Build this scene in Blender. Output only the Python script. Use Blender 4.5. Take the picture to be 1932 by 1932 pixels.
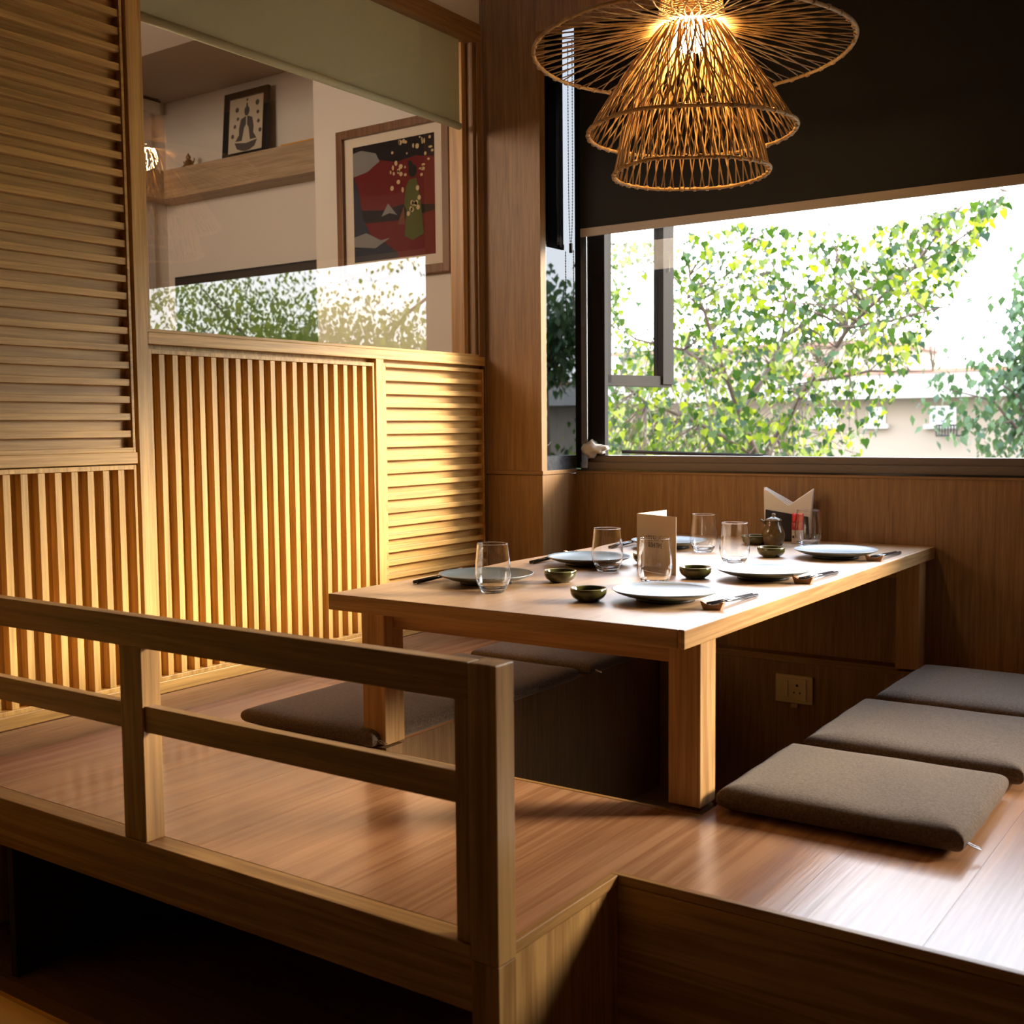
import bpy, bmesh, math, random
from mathutils import Vector, Matrix
R = random.Random(7)
sc = bpy.context.scene
COL = sc.collection
for o in list(bpy.data.objects): bpy.data.objects.remove(o)

# ------------------------------------------------------------------ camera
CAMZ = 0.76
yaw, pit, rol, FPX = -0.61, -0.0735, -0.0092, 2157.9
fw = Vector((math.sin(yaw)*math.cos(pit), math.cos(yaw)*math.cos(pit), math.sin(pit)))
rt = Vector((math.cos(yaw), -math.sin(yaw), 0)); up = rt.cross(fw)
c_, s_ = math.cos(rol), math.sin(rol)
rt2 = c_*rt + s_*up; up2 = -s_*rt + c_*up
cd = bpy.data.cameras.new('camera'); cam = bpy.data.objects.new('camera', cd); COL.objects.link(cam)
m = Matrix((rt2, up2, -fw)).transposed().to_4x4(); m.translation = Vector((0, 0, CAMZ))
cam.matrix_world = m
cd.sensor_width = 36; cd.lens = FPX/1932*36; cd.clip_start = .02; cd.clip_end = 400
cd.dof.use_dof = True; cd.dof.focus_distance = 3.0; cd.dof.aperture_fstop = 6.3
sc.camera = cam

# ------------------------------------------------------------------ view + world + sun
sc.view_settings.view_transform = 'Standard'; sc.view_settings.look = 'None'
sc.view_settings.gamma = 1; sc.view_settings.use_curve_mapping = False
sc.view_settings.exposure = 0.0
w = bpy.data.worlds.new('sky'); sc.world = w; w.use_nodes = True
nt = w.node_tree; nt.nodes.clear()
out = nt.nodes.new('ShaderNodeOutputWorld'); bg = nt.nodes.new('ShaderNodeBackground')
tc = nt.nodes.new('ShaderNodeTexCoord'); sx = nt.nodes.new('ShaderNodeSeparateXYZ'); cr = nt.nodes.new('ShaderNodeValToRGB')
nt.links.new(tc.outputs['Generated'], sx.inputs[0])
mr = nt.nodes.new('ShaderNodeMapRange'); mr.inputs[1].default_value = -.25; mr.inputs[2].default_value = 1
nt.links.new(sx.outputs[2], mr.inputs[0]); nt.links.new(mr.outputs[0], cr.inputs[0])
els = cr.color_ramp.elements
els[0].position = 0; els[0].color = (.10, .11, .08, 1)
els[1].position = 1; els[1].color = (.42, .60, .86, 1)
e = els.new(.195); e.color = (.16, .17, .13, 1)
e = els.new(.215); e.color = (.98, .97, .95, 1)
e = els.new(.45); e.color = (.88, .92, 1.0, 1)
nt.links.new(cr.outputs[0], bg.inputs[0]); bg.inputs[1].default_value = 9.0
nt.links.new(bg.outputs[0], out.inputs[0])

def lamp(name, kind, loc, energy, color, **k):
    l = bpy.data.lights.new(name, kind); l.energy = energy; l.color = color
    for a, v in k.items():
        if a not in ('rot', 'dirn'): setattr(l, a, v)
    o = bpy.data.objects.new(name, l); COL.objects.link(o); o.location = loc
    if 'dirn' in k: o.rotation_euler = Vector(k['dirn']).to_track_quat('-Z', 'Y').to_euler()
    return o
sun = lamp('sun', 'SUN', (3, 8, 5), 11.5, (1.0, .85, .64), angle=math.radians(16), dirn=(-1.25, -1.0, -.54))
# unseen area light added to brighten the adjoining room
lamp('adjoining_room_fill', 'AREA', (-3.8, .9, 2.05), 46, (1, .76, .54), shape='RECTANGLE', size=1.0, size_y=.6, dirn=(0, 1, -.15))
# dim unseen area light behind the camera, fills the near side
lamp('hall_fill', 'AREA', (1.2, -1.0, 2.5), .3, (1, .70, .42), shape='RECTANGLE', size=1.6, size_y=1.6, dirn=(-.3, .5, -1))

# ------------------------------------------------------------------ materials
def mat(name):
    m = bpy.data.materials.new(name); m.use_nodes = True
    n = m.node_tree.nodes; l = m.node_tree.links
    return m, n, l, n['Principled BSDF']
def rgb(h, s=1.0):
    f = lambda v: ((v/255+.055)/1.055)**2.4 if v > 10 else v/255/12.92
    return (f(h[0])*s, f(h[1])*s, f(h[2])*s, 1)
def plain(name, col, rough=.5, metal=0, spec=.5, noise=0, nscale=40, bump=0):
    m, n, l, b = mat(name)
    b.inputs['Base Color'].default_value = col; b.inputs['Roughness'].default_value = rough
    b.inputs['Metallic'].default_value = metal; b.inputs['Specular IOR Level'].default_value = spec
    if noise or bump:
        t = n.new('ShaderNodeTexCoord'); ns = n.new('ShaderNodeTexNoise'); ns.inputs['Scale'].default_value = nscale
        ns.inputs['Detail'].default_value = 5; l.new(t.outputs['Object'], ns.inputs[0])
        if noise:
            r = n.new('ShaderNodeMapRange'); r.inputs[3].default_value = 1-noise; r.inputs[4].default_value = 1+noise
            l.new(ns.outputs[0], r.inputs[0])
            mx = n.new('ShaderNodeMix'); mx.data_type = 'RGBA'; mx.blend_type = 'MULTIPLY'; mx.inputs[0].default_value = 1
            mx.inputs[6].default_value = col; l.new(r.outputs[0], mx.inputs[7]); l.new(mx.outputs[2], b.inputs['Base Color'])
        if bump:
            bp = n.new('ShaderNodeBump'); bp.inputs['Strength'].default_value = bump; bp.inputs['Distance'].default_value = .002
            l.new(ns.outputs[0], bp.inputs['Height']); l.new(bp.outputs[0], b.inputs['Normal'])
    return m
def wood(name, light, dark, axis='Z', rough=.42, fine=1.0, bump=.25, spec=.45, ring=.5, vary=.18, coat=0):
    """oak-like veneer, grain running along the given world axis"""
    m, n, l, b = mat(name)
    t = n.new('ShaderNodeTexCoord'); oi = n.new('ShaderNodeObjectInfo')
    geo = n.new('ShaderNodeNewGeometry')
    mp = n.new('ShaderNodeMapping')
    sc_ = {'X': (1.1, 26, 26), 'Y': (26, 1.1, 26), 'Z': (26, 26, 1.1)}[axis]
    mp.inputs['Scale'].default_value = sc_
    off = n.new('ShaderNodeVectorMath'); off.operation = 'SCALE'; off.inputs[0].default_value = (37, 53, 71)
    l.new(oi.outputs['Random'], off.inputs['Scale'])
    add = n.new('ShaderNodeVectorMath'); add.operation = 'ADD'
    l.new(geo.outputs['Position'], add.inputs[0]); l.new(off.outputs[0], add.inputs[1])
    l.new(add.outputs[0], mp.inputs[0])
    # cathedral rings: low-frequency distorted bands
    n1 = n.new('ShaderNodeTexNoise'); n1.inputs['Scale'].default_value = .42*fine; n1.inputs['Detail'].default_value = 3; n1.inputs['Distortion'].default_value = .6
    l.new(mp.outputs[0], n1.inputs[0])
    mul = n.new('ShaderNodeMath'); mul.operation = 'MULTIPLY'; mul.inputs[1].default_value = 46; l.new(n1.outputs[0], mul.inputs[0])
    sn = n.new('ShaderNodeMath'); sn.operation = 'SINE'; l.new(mul.outputs[0], sn.inputs[0])
    # pores: strongly stretched fine noise
    mp2 = n.new('ShaderNodeMapping'); mp2.inputs['Scale'].default_value = tuple(v*(9 if v > 5 else 6) for v in sc_)
    l.new(add.outputs[0], mp2.inputs[0])
    n2 = n.new('ShaderNodeTexNoise'); n2.inputs['Scale'].default_value = 1.0*fine; n2.inputs['Detail'].default_value = 4; n2.inputs['Roughness'].default_value = .65
    l.new(mp2.outputs[0], n2.inputs[0])
    n3 = n.new('ShaderNodeTexNoise'); n3.inputs['Scale'].default_value = 2.2*fine; n3.inputs['Detail'].default_value = 4; l.new(mp.outputs[0], n3.inputs[0])
    a1 = n.new('ShaderNodeMath'); a1.operation = 'MULTIPLY_ADD'; a1.inputs[1].default_value = .16*ring; a1.inputs[2].default_value = .0; l.new(sn.outputs[0], a1.inputs[0])
    a2 = n.new('ShaderNodeMath'); a2.operation = 'MULTIPLY_ADD'; a2.inputs[1].default_value = .75; l.new(n2.outputs[0], a2.inputs[0]); l.new(a1.outputs[0], a2.inputs[2])
    a3 = n.new('ShaderNodeMath'); a3.operation = 'MULTIPLY_ADD'; a3.inputs[1].default_value = .55; l.new(n3.outputs[0], a3.inputs[0]); l.new(a2.outputs[0], a3.inputs[2])
    r = n.new('ShaderNodeMapRange'); r.inputs[1].default_value = .46; r.inputs[2].default_value = .82; l.new(a3.outputs[0], r.inputs[0])
    mx = n.new('ShaderNodeMix'); mx.data_type = 'RGBA'; mx.inputs[6].default_value = dark; mx.inputs[7].default_value = light
    l.new(r.outputs[0], mx.inputs[0])
    hs = n.new('ShaderNodeHueSaturation'); l.new(mx.outputs[2], hs.inputs['Color'])
    vr = n.new('ShaderNodeMapRange'); vr.inputs[3].default_value = 1-vary; vr.inputs[4].default_value = 1+vary; l.new(oi.outputs['Random'], vr.inputs[0])
    l.new(vr.outputs[0], hs.inputs['Value']); l.new(hs.outputs[0], b.inputs['Base Color'])
    b.inputs['Specular IOR Level'].default_value = spec
    rr = n.new('ShaderNodeMapRange'); rr.inputs[3].default_value = rough+.07; rr.inputs[4].default_value = rough-.05
    l.new(n2.outputs[0], rr.inputs[0]); l.new(rr.outputs[0], b.inputs['Roughness'])
    bp = n.new('ShaderNodeBump'); bp.inputs['Strength'].default_value = bump; bp.inputs['Distance'].default_value = .0012
    l.new(a2.outputs[0], bp.inputs['Height']); l.new(bp.outputs[0], b.inputs['Normal'])
    if coat: b.inputs['Coat Weight'].default_value = coat; b.inputs['Coat Roughness'].default_value = rough; b.inputs['Coat IOR'].default_value = 1.7
    return m
OAKL, OAKD = (.65, .385, .118, 1), (.40, .22, .058, 1)
M = {}
for ax in 'XYZ':
    M['oak'+ax] = wood('light_oak_'+ax.lower(), OAKL, OAKD, ax, rough=.40, vary=.10)
    M['tab'+ax] = wood('table_oak_'+ax.lower(), (.50, .29, .115, 1), (.32, .165, .055, 1), ax, rough=.40, bump=.15, vary=.05, ring=.7)
    M['rail'+ax] = wood('railing_oak_'+ax.lower(), (.48, .265, .088, 1), (.28, .14, .042, 1), ax, rough=.36, vary=.05, ring=.8)
    M['wal'+ax] = wood('veneer_'+ax.lower(), (.29, .155, .058, 1), (.165, .08, .027, 1), ax, rough=.45, fine=1.6, ring=.15, vary=.05)
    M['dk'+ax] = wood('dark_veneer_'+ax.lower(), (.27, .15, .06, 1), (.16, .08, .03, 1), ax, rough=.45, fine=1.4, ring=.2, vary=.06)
M['tabletop'] = wood('lacquered_tabletop', (.52, .31, .14, 1), (.38, .21, .085, 1), 'Y', rough=.46, bump=.10, vary=.04, ring=.4, spec=.9, coat=1)
M['floor'] = wood('plank_floor', (.50, .255, .125, 1), (.33, .15, .068, 1), 'Y', rough=.22, bump=.34, vary=.06, ring=.7, fine=.6, spec=.6)
M['white'] = plain('white_plaster', (.62, .57, .52, 1), .8, noise=.04, nscale=6)
M['ceil'] = plain('grey_ceiling', (.42, .36, .31, 1), .85)
M['dark'] = plain('cubby_shade', (.03, .022, .015, 1), .9)  # near-black puts the shade inside the cubby into its board colour
M['blackblind'] = plain('charcoal_blind_fabric', (.0135, .0130, .0135, 1), .75, noise=.25, nscale=900, spec=.2)
M['hem'] = plain('taupe_hem_bar', (.30, .245, .205, 1), .55)
M['frame'] = plain('dark_anodised_frame', (.009, .008, .009, 1), .6, 0, .15)
M['frame2'] = plain('bronze_sill_frame', (.13, .10, .085, 1), .4, .0, .35)
M['steel'] = plain('brushed_steel', (.62, .62, .62, 1), .25, 1)
M['mirror'] = plain('glossy_dark_panel', (.42, .43, .44, 1), .045, 1, noise=.2, nscale=8, bump=.015)
M['black'] = plain('black_gloss', (.012, .011, .012, 1), .2)
M['blackm'] = plain('black_matte', (.015, .014, .015, 1), .55)
M['paint_black'] = plain('black_frame_paint', (.012, .01, .009, 1), .4)

def glass_pane(name, ior=1.5, tint=(1, 1, 1, 1), rough=0):
    m = bpy.data.materials.new(name); m.use_nodes = True; n = m.node_tree.nodes; l = m.node_tree.links; n.clear()
    o = n.new('ShaderNodeOutputMaterial'); mx = n.new('ShaderNodeMixShader'); fr = n.new('ShaderNodeFresnel'); fr.inputs[0].default_value = ior
    t = n.new('ShaderNodeBsdfTransparent'); t.inputs[0].default_value = tint; g = n.new('ShaderNodeBsdfGlossy'); g.inputs['Roughness'].default_value = rough
    geo = n.new('ShaderNodeNewGeometry'); sb = n.new('ShaderNodeMath'); sb.operation = 'SUBTRACT'; sb.inputs[0].default_value = 1; ml = n.new('ShaderNodeMath'); ml.operation = 'MULTIPLY'
    l.new(geo.outputs['Backfacing'], sb.inputs[1]); l.new(sb.outputs[0], ml.inputs[0]); l.new(fr.outputs[0], ml.inputs[1])
    l.new(ml.outputs[0], mx.inputs[0]); l.new(t.outputs[0], mx.inputs[1]); l.new(g.outputs[0], mx.inputs[2]); l.new(mx.outputs[0], o.inputs[0])
    return m
M['pane'] = glass_pane('window_glass', 1.35)
M['pane_in'] = glass_pane('partition_glass', 2.1)
M['pane_dirty'] = glass_pane('dusty_side_glass', 1.5, (.30, .31, .32, 1))
m, n, l, b = mat('tumbler_glass'); b.inputs['Base Color'].default_value = (1, 1, 1, 1); b.inputs['Roughness'].default_value = 0
b.inputs['IOR'].default_value = 1.45; b.inputs['Transmission Weight'].default_value = 1; M['tumbler'] = m

# ------------------------------------------------------------------ mesh helpers
def obj(name, bm, material, parent=None, smooth=False, bevel=0):
    me = bpy.data.meshes.new(name); bm.to_mesh(me); bm.free()
    if material is not None: me.materials.append(material)
    if smooth:
        for p in me.polygons: p.use_smooth = True
    o = bpy.data.objects.new(name, me); COL.objects.link(o)
    if parent: o.parent = parent
    if bevel:
        md = o.modifiers.new('bevel', 'BEVEL'); md.width = bevel; md.segments = 2; md.limit_method = 'ANGLE'
    return o
def bx(bm, x0, x1, y0, y1, z0, z1):
    vs = [bm.verts.new((x, y, z)) for x in (x0, x1) for y in (y0, y1) for z in (z0, z1)]
    for f in ((0,1,3,2),(4,6,7,5),(0,4,5,1),(2,3,7,6),(0,2,6,4),(1,5,7,3)): bm.faces.new([vs[i] for i in f])
def box(name, x0, x1, y0, y1, z0, z1, material, parent=None, bevel=0):
    bm = bmesh.new(); bx(bm, x0, x1, y0, y1, z0, z1); bmesh.ops.recalc_face_normals(bm, faces=bm.faces)
    return obj(name, bm, material, parent, bevel=bevel)
def empty(name, loc=(0, 0, 0), rz=0):
    o = bpy.data.objects.new(name, None); COL.objects.link(o); o.location = loc; o.rotation_euler = (0, 0, rz); o.empty_display_size = .05
    return o
def tag(o, label, cat, group=None, kind=None):
    o['label'] = label; o['category'] = cat
    if group: o['group'] = group
    if kind: o['kind'] = kind
    return o
def struct(o): o['kind'] = 'structure'; return o
def lathe(bm, prof, seg=48, cx=0, cy=0, cap0=False, cap1=False):
    rings = []
    for r, z in prof:
        rings.append([bm.verts.new((cx+r*math.cos(2*math.pi*k/seg), cy+r*math.sin(2*math.pi*k/seg), z)) for k in range(seg)] if r > 1e-6 else [bm.verts.new((cx, cy, z))])
    for a, b2 in zip(rings, rings[1:]):
        for k in range(seg):
            k2 = (k+1) % seg
            if len(a) == 1 and len(b2) == 1: continue
            if len(a) == 1: bm.faces.new((a[0], b2[k2], b2[k]))
            elif len(b2) == 1: bm.faces.new((a[k], a[k2], b2[0]))
            else: bm.faces.new((a[k], a[k2], b2[k2], b2[k]))
    if cap0: bm.faces.new(rings[0][::-1])
    if cap1: bm.faces.new(rings[-1])
def tube(bm, pts, r, seg=6, r1=None):
    pts = [Vector(p) for p in pts]; N = len(pts); rings = []
    ref = None
    for i, p in enumerate(pts):
        d = (pts[min(i+1, N-1)]-pts[max(i-1, 0)]).normalized()
        if ref is None: ref = d.orthogonal().normalized()
        ref = (ref-d*ref.dot(d)).normalized(); q = d.cross(ref)
        rr = r if r1 is None else r+(r1-r)*i/(N-1)
        rings.append([bm.verts.new(p+ref*rr*math.cos(2*math.pi*k/seg)+q*rr*math.sin(2*math.pi*k/seg)) for k in range(seg)])
    for a, b2 in zip(rings, rings[1:]):
        for k in range(seg): bm.faces.new((a[k], a[(k+1) % seg], b2[(k+1) % seg], b2[k]))
    bm.faces.new(rings[0][::-1]); bm.faces.new(rings[-1])
def torus(bm, c, Rr, r, seg=64, s2=8, wob=0, rng=None):
    pts = []
    rings = []
    for i in range(seg):
        a = 2*math.pi*i/seg; w1 = wob*math.sin(3*a+1)+wob*.5*math.sin(7*a)
        ring = []
        for k in range(s2):
            b2 = 2*math.pi*k/s2; q = Rr+w1+r*math.cos(b2)
            ring.append(bm.verts.new((c[0]+q*math.cos(a), c[1]+q*math.sin(a), c[2]+w1*.6+r*math.sin(b2))))
        rings.append(ring)
    for i in range(seg):
        a, b2 = rings[i], rings[(i+1) % seg]
        for k in range(s2): bm.faces.new((a[k], b2[k], b2[(k+1) % s2], a[(k+1) % s2]))
def copy_tree(o, parent=None):
    c = o.copy(); COL.objects.link(c)
    if parent: c.parent = parent
    for ch in list(o.children): copy_tree(ch, c)
    return c
def dup(o, parent, loc):
    c = o.copy(); COL.objects.link(c); c.parent = parent; c.location = loc; return c
def poly(bm, pts, th=0, nrm=Vector((0, 0, 1))):
    a = [bm.verts.new(p) for p in pts]; bm.faces.new(a)
    if th:
        b2 = [bm.verts.new(Vector(p)-nrm*th) for p in pts]; bm.faces.new(b2[::-1])
        for i in range(len(a)):
            j = (i+1) % len(a); bm.faces.new((a[j], a[i], b2[i], b2[j]))

# ================================================================== SETTING
XL = -2.505          # face of the slatted partition
W = 3.65             # inner face of the window wall
FLOORZ = -.50
# -- ground floor of the dining hall
struct(box('floor', -5.2, 2.6, -2.6, 4.3, FLOORZ-.05, FLOORZ, plain('hall_floor_tile', (.33, .20, .09, 1), .45, noise=.15, nscale=5)))
struct(box('ceiling', -2.5, 2.6, -2.6, 3.9, 2.62, 2.70, M['ceil']))
struct(box('wall_back', -5.2, 2.6, -2.7, -2.6, FLOORZ, 2.7, M['dkZ']))
struct(box('wall_right', 2.6, 2.7, -2.7, 3.9, FLOORZ, 2.7, M['dkZ']))

# -- partition (left wall) ------------------------------------------------
wl = box('wall_left', XL-.07, XL-.031, -2.6, 3.42, FLOORZ, .69, M['oakZ']); struct(wl)
box('leak_filler', XL-.07, XL-.002, 3.4205, 3.72, FLOORZ, 2.62, M['walZ'], wl)  # wall piece added behind the pillar to close a light leak
box('side_panel', XL-.07, XL, -2.6, 1.02, FLOORZ, 2.62, M['oakZ'], wl)
box('backing_board', XL-.07, XL-.026, 1.02, 1.90, .69, 2.62, M['oakY'], wl)
box('backing_board', XL-.07, XL-.031, 1.90, 2.84, .69, .99, M['oakZ'], wl)
box('backing_board', XL-.07, XL-.028, 2.84, 3.42, .06, .99, M['oakY'], wl)
def member(name, y0, y1, z0, z1, ax, x1=XL, x0=XL-.07, bevel=.0015, k='oak'): return box(name, x0, x1, y0, y1, z0, z1, M[k+ax], wl, bevel)
member('stile', 1.892, 1.930, .088, 2.62, 'Z')
member('bottom_rail', 1.02, 3.42, .057, .089, 'Y')
member('middle_rail', 1.02, 1.886, .676, .706, 'Y')
member('window_rail', 1.930, 3.42, .988, 1.019, 'Y')
member('stile', 2.820, 2.857, .089, .988, 'Z')
member('stile', 3.388, 3.418, 1.019, 2.14, 'Z', k='wal')
member('head_rail', 1.93, 3.418, 2.14, 2.207, 'Y', k='wal')
member('bead', 1.930, 1.944, 1.028, 2.14, 'Z', XL-.006, XL-.05)
member('bead', 1.930, 3.388, 1.019, 1.028, 'Y', XL-.004, XL-.05)
member('bead', 3.375, 3.388, 1.028, 2.14, 'Z', XL-.010, XL-.035, k='wal')
member('bead', 3.350, 3.375, 1.028, 2.14, 'Z', XL-.040, XL-.10, k='rail')
box('upper_wall', XL-.07, XL-.01, 1.93, 3.42, 2.207, 2.62, M['white'], wl)
def lattice(y0, y1, z0, z1, vertical, pitch, sw, skip_frame=False):
    """recessed frame with separate slats; y0..z1 is the clear opening"""
    f = .012
    bm = bmesh.new()
    bx(bm, XL-.031, XL-.002, y0-f, y0, z0-f, z1+f); bx(bm, XL-.031, XL-.002, y1, y1+f-.004, z0-f, z1+f)
    bx(bm, XL-.031, XL-.002, y0, y1, z0-f, z0); bx(bm, XL-.031, XL-.002, y0, y1, z1, z1+f)
    fr = obj('lattice_frame', bm, M['oakY' if not vertical else 'oakZ'], wl, bevel=.001)
    L = (y1-y0) if vertical else (z1-z0); n = int(round((L+sw)/pitch))-1
    gap = (L-n*sw)/(n+1)
    first = None
    for i in range(n):
        a = (y0 if vertical else z0)+gap+i*(sw+gap)
        if first is None:
            if vertical: first = box('slat', XL-.031, XL-.006, 0, sw, z0, z1, M['oakZ'], fr, bevel=.0012)
            else: first = box('slat', XL-.031, XL-.006, y0, y1, 0, sw, M['oakY'], fr, bevel=.0012)
            first.location = (0, a, 0) if vertical else (0, 0, a)
        else: dup(first, fr, (0, a, 0) if vertical else (0, 0, a))
lattice(1.032, 1.874, .718, 2.60, False, .0440, .0178)
lattice(1.032, 1.874, .101, .661, True, .0445, .0190)
lattice(1.941, 2.804, .101, .963, True, .0443, .0185)
lattice(2.869, 3.405, .101, .963, False, .0440, .0175)
# plinth strip under the partition
struct(box('baseboard_left', XL-.07, XL+.004, 1.02, 3.42, 0, .055, wood('plinth_oak', (.56, .33, .16, 1), (.40, .21, .09, 1), 'Y', rough=.3), None))

# partition window: glass
w3 = box('window_3', XL-.022, XL-.018, 1.93, 3.39, 1.02, 2.15, M['pane_in']); struct(w3)

# -- corner pillar ------------------------------------------------
PX, PY = -2.259, 3.426
pil = box('wall_pillar', XL-.0, PX-.024, PY, PY+.034, .605, 2.62, M['walZ']); struct(pil)
box('lower_panel', XL, PX, PY, W+.12, -.02, .588, M['walZ'], pil, .001)
box('sill_strip', XL-.001, PX+.003, PY-.002, W+.01, .590, .604, M['walX'], pil, .001)
box('corner_strip', PX-.024, PX-.002, PY-.001, PY+.034, .604, 2.62, M['walZ'], pil, .001)
box('ledge_panel', PX-.10, PX-.006, PY+.034, W+.06, .604, .655, plain('scuffed_black_stone', (.05, .055, .065, 1), .22, noise=.6, nscale=60), pil)
wn2 = box('window_2', PX-.016, PX-.011, PY+.034, W+.05, .655, 2.4, M['pane_dirty']); struct(wn2)
box('outer_frame', PX-.05, PX-.02, PY+.034, PY+.046, .655, 2.4, M['frame'], wn2)
sb_ = empty('side_blind', (PX-.030, 0, 0)); tag(sb_, 'narrow black roller blind covering the top of the side window', 'blind')
box('fabric', -.003, 0, PY+.047, 3.622, 1.43, 2.4, M['blackblind'], sb_); box('hem_bar', -.006, .003, PY+.047, 3.622, 1.412, 1.432, M['blackm'], sb_)

# -- window wall ------------------------------------------------
XR = 1.6  # unseen right end of the opening, set to keep sun off the near floor
ww = box('wall_window', PX, 2.6, W, W+.12, -.02, .590, M['walZ']); struct(ww)
box('sill_cap', PX+.003, 2.6, W-.004, W+.06, .590, .598, M['walX'], ww, .001)
box('upper_wall', PX-.01, 2.6, W+.02, W+.12, 2.05, 2.7, M['dkZ'], ww)
box('right_jamb_wall', XR, 2.6, W, W+.12, .59, 2.1, M['walZ'], ww)  # unseen wall; its edge is placed to block that sun
struct(box('trim_1', PX-.006, 2.2, PY-.02, PY+.02, 2.128, 2.62, M['walZ'], None, .003))   # pelmet in front of the blind
win = box('window_1', PX+.02, XR, W+.005, W+.06, .603, .630, M['frame2']); struct(win)
box('sill_track', PX+.012, XR, W-.006, W+.09, .598, .604, M['black'], win)
box('bottom_frame', PX+.02, XR, W+.016, W+.075, .630, .655, M['frame2'], win, .001)
box('left_jamb', -2.200, -2.143, W+.02, W+.045, .655, 2.1, M['frame'], win, .001)
box('corner_trim', -2.232, -2.205, W-.002, W+.02, .607, 2.1, M['steel'], win, .002)
box('corner_infill', PX-.01, -2.2, W+.02, W+.08, .607, 2.1, M['frame'], win)
box('pane', -2.14, XR, W+.052, W+.056, .655, 2.1, M['pane'], win)
# open casement, hinged at the left jamb and swung out
sash = empty('casement_pivot', (-2.205, W+.088, 0), 0)
sash.parent = win; sash.name = 'casement'
ang = math.radians(77.3)
def sashbox(name, u0, u1, z0, z1, t0, t1, mt):
    bm = bmesh.new(); bx(bm, u0, u1, t0, t1, z0, z1)
    bmesh.ops.recalc_face_normals(bm, faces=bm.faces)
    bmesh.ops.rotate(bm, verts=bm.verts, cent=(0, 0, 0), matrix=Matrix.Rotation(ang, 3, 'Z'))
    return obj(name, bm, mt, sash, bevel=.001)
sashbox('sash_stile', 0, .045, .925, 1.9, -.02, .02, M['frame'])
sashbox('sash_stile', .335, .40, .925, 1.9, -.028, .022, M['frame'])
sashbox('sash_rail', 0, .40, .915, .957, -.02, .02, M['frame'])
sashbox('sash_pane', .045, .335, .957, 1.9, -.003, .003, M['pane'])
bm = bmesh.new(); tube(bm, [(-2.10, W+.07, .668), (-1.62, W+.30, .648)], .007, 6); tube(bm, [(-1.62, W+.30, .648), (-1.60, W+.08, .645)], .005, 6)
obj('stay_arm', bm, M['frame'], win)

# -- raised seating platform ------------------------------------------------
plat = empty('seating_platform', (0, 0, 0))
tag(plat, 'raised oak-floored seating platform with sunken leg well and stepped front edge', 'platform')
PF, PS, PSX = 1.30, 1.652, -.942       # front edge, stepped edge, step side
LX0, LX1, LY0, LY1 = -1.845, -.955, 2.005, 3.592   # leg well
def plank(x0, x1, y0, y1):
    g = .0003
    box('plank', x0+g, x1-g, y0+g, y1-g, -.018, 0, M['floor'], plat)
xs = [-2.50, -2.30, -2.085, -1.87, -1.655, -1.44]
# left bench and front strip planks run along y; split by well
xs = [-2.501, -2.30, -2.085, LX0, -1.65, -1.475, -1.30, -1.125, -.955, -.66, -.44, -.22, 0.0, .22, .44, .66, .88, 1.1, 1.4]
for x0, x1 in zip(xs, xs[1:]):
    xm = (x0+x1)/2
    yf = PF+.045 if xm < PSX else PS+.012
    if LX0-.001 < x0 and x1 < LX1+.001:
        plank(x0, x1, yf, LY0-.012)
    else:
        cut = 2.62+.45*math.sin(xm*9)
        plank(x0, x1, yf, cut); plank(x0, x1, cut, W)
box('edge_board', -2.501, -.9905, PF, PF+.0445, -.02, 0, M['railX'], plat, .0015)
box('edge_board', PSX-.0128, PSX, PF+.0452, PS, -.018, .0003, M['railY'], plat, .001)
box('edge_board', PSX-.0128, 1.4, PS+.0003, PS+.0118, -.016, .0005, M['railX'], plat, .001)
box('well_trim', LX0, LX1, LY0-.011, LY0, -.03, .0005, M['railX'], plat)
box('front_beam', -2.501, -.99, PF+.006, PF+.03, -.105, -.023, M['railX'], plat, .001)
box('corner_panel', -.9895, -.9395, PF+.0005, PF+.0447, FLOORZ, -.022, M['railZ'], plat, .001)
box('riser_panel', PSX-.02, PSX-.002, PF+.0452, PS+.002, FLOORZ, -.020, M['railZ'], plat)
box('riser_panel', PSX-.002, 1.4, PS+.003, PS+.020, FLOORZ, -.018, M['railX'], plat)
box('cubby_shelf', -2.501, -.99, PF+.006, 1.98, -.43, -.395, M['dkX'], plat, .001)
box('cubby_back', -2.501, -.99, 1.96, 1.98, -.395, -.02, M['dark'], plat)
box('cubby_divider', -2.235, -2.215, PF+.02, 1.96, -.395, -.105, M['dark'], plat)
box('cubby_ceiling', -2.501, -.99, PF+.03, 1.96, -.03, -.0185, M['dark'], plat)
box('toe_kick', -2.501, -.99, PF+.07, PF+.085, FLOORZ, -.43, M['oakX'], plat)
m, n, l, b = mat('led_glow'); b.inputs['Emission Color'].default_value = (1, .55, .12, 1); b.inputs['Emission Strength'].default_value = 3; b.inputs['Base Color'].default_value = (0, 0, 0, 1)
box('led_strip', -2.5, -2.12, PF+.055, PF+.062, -.437, -.431, m, plat)
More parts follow.
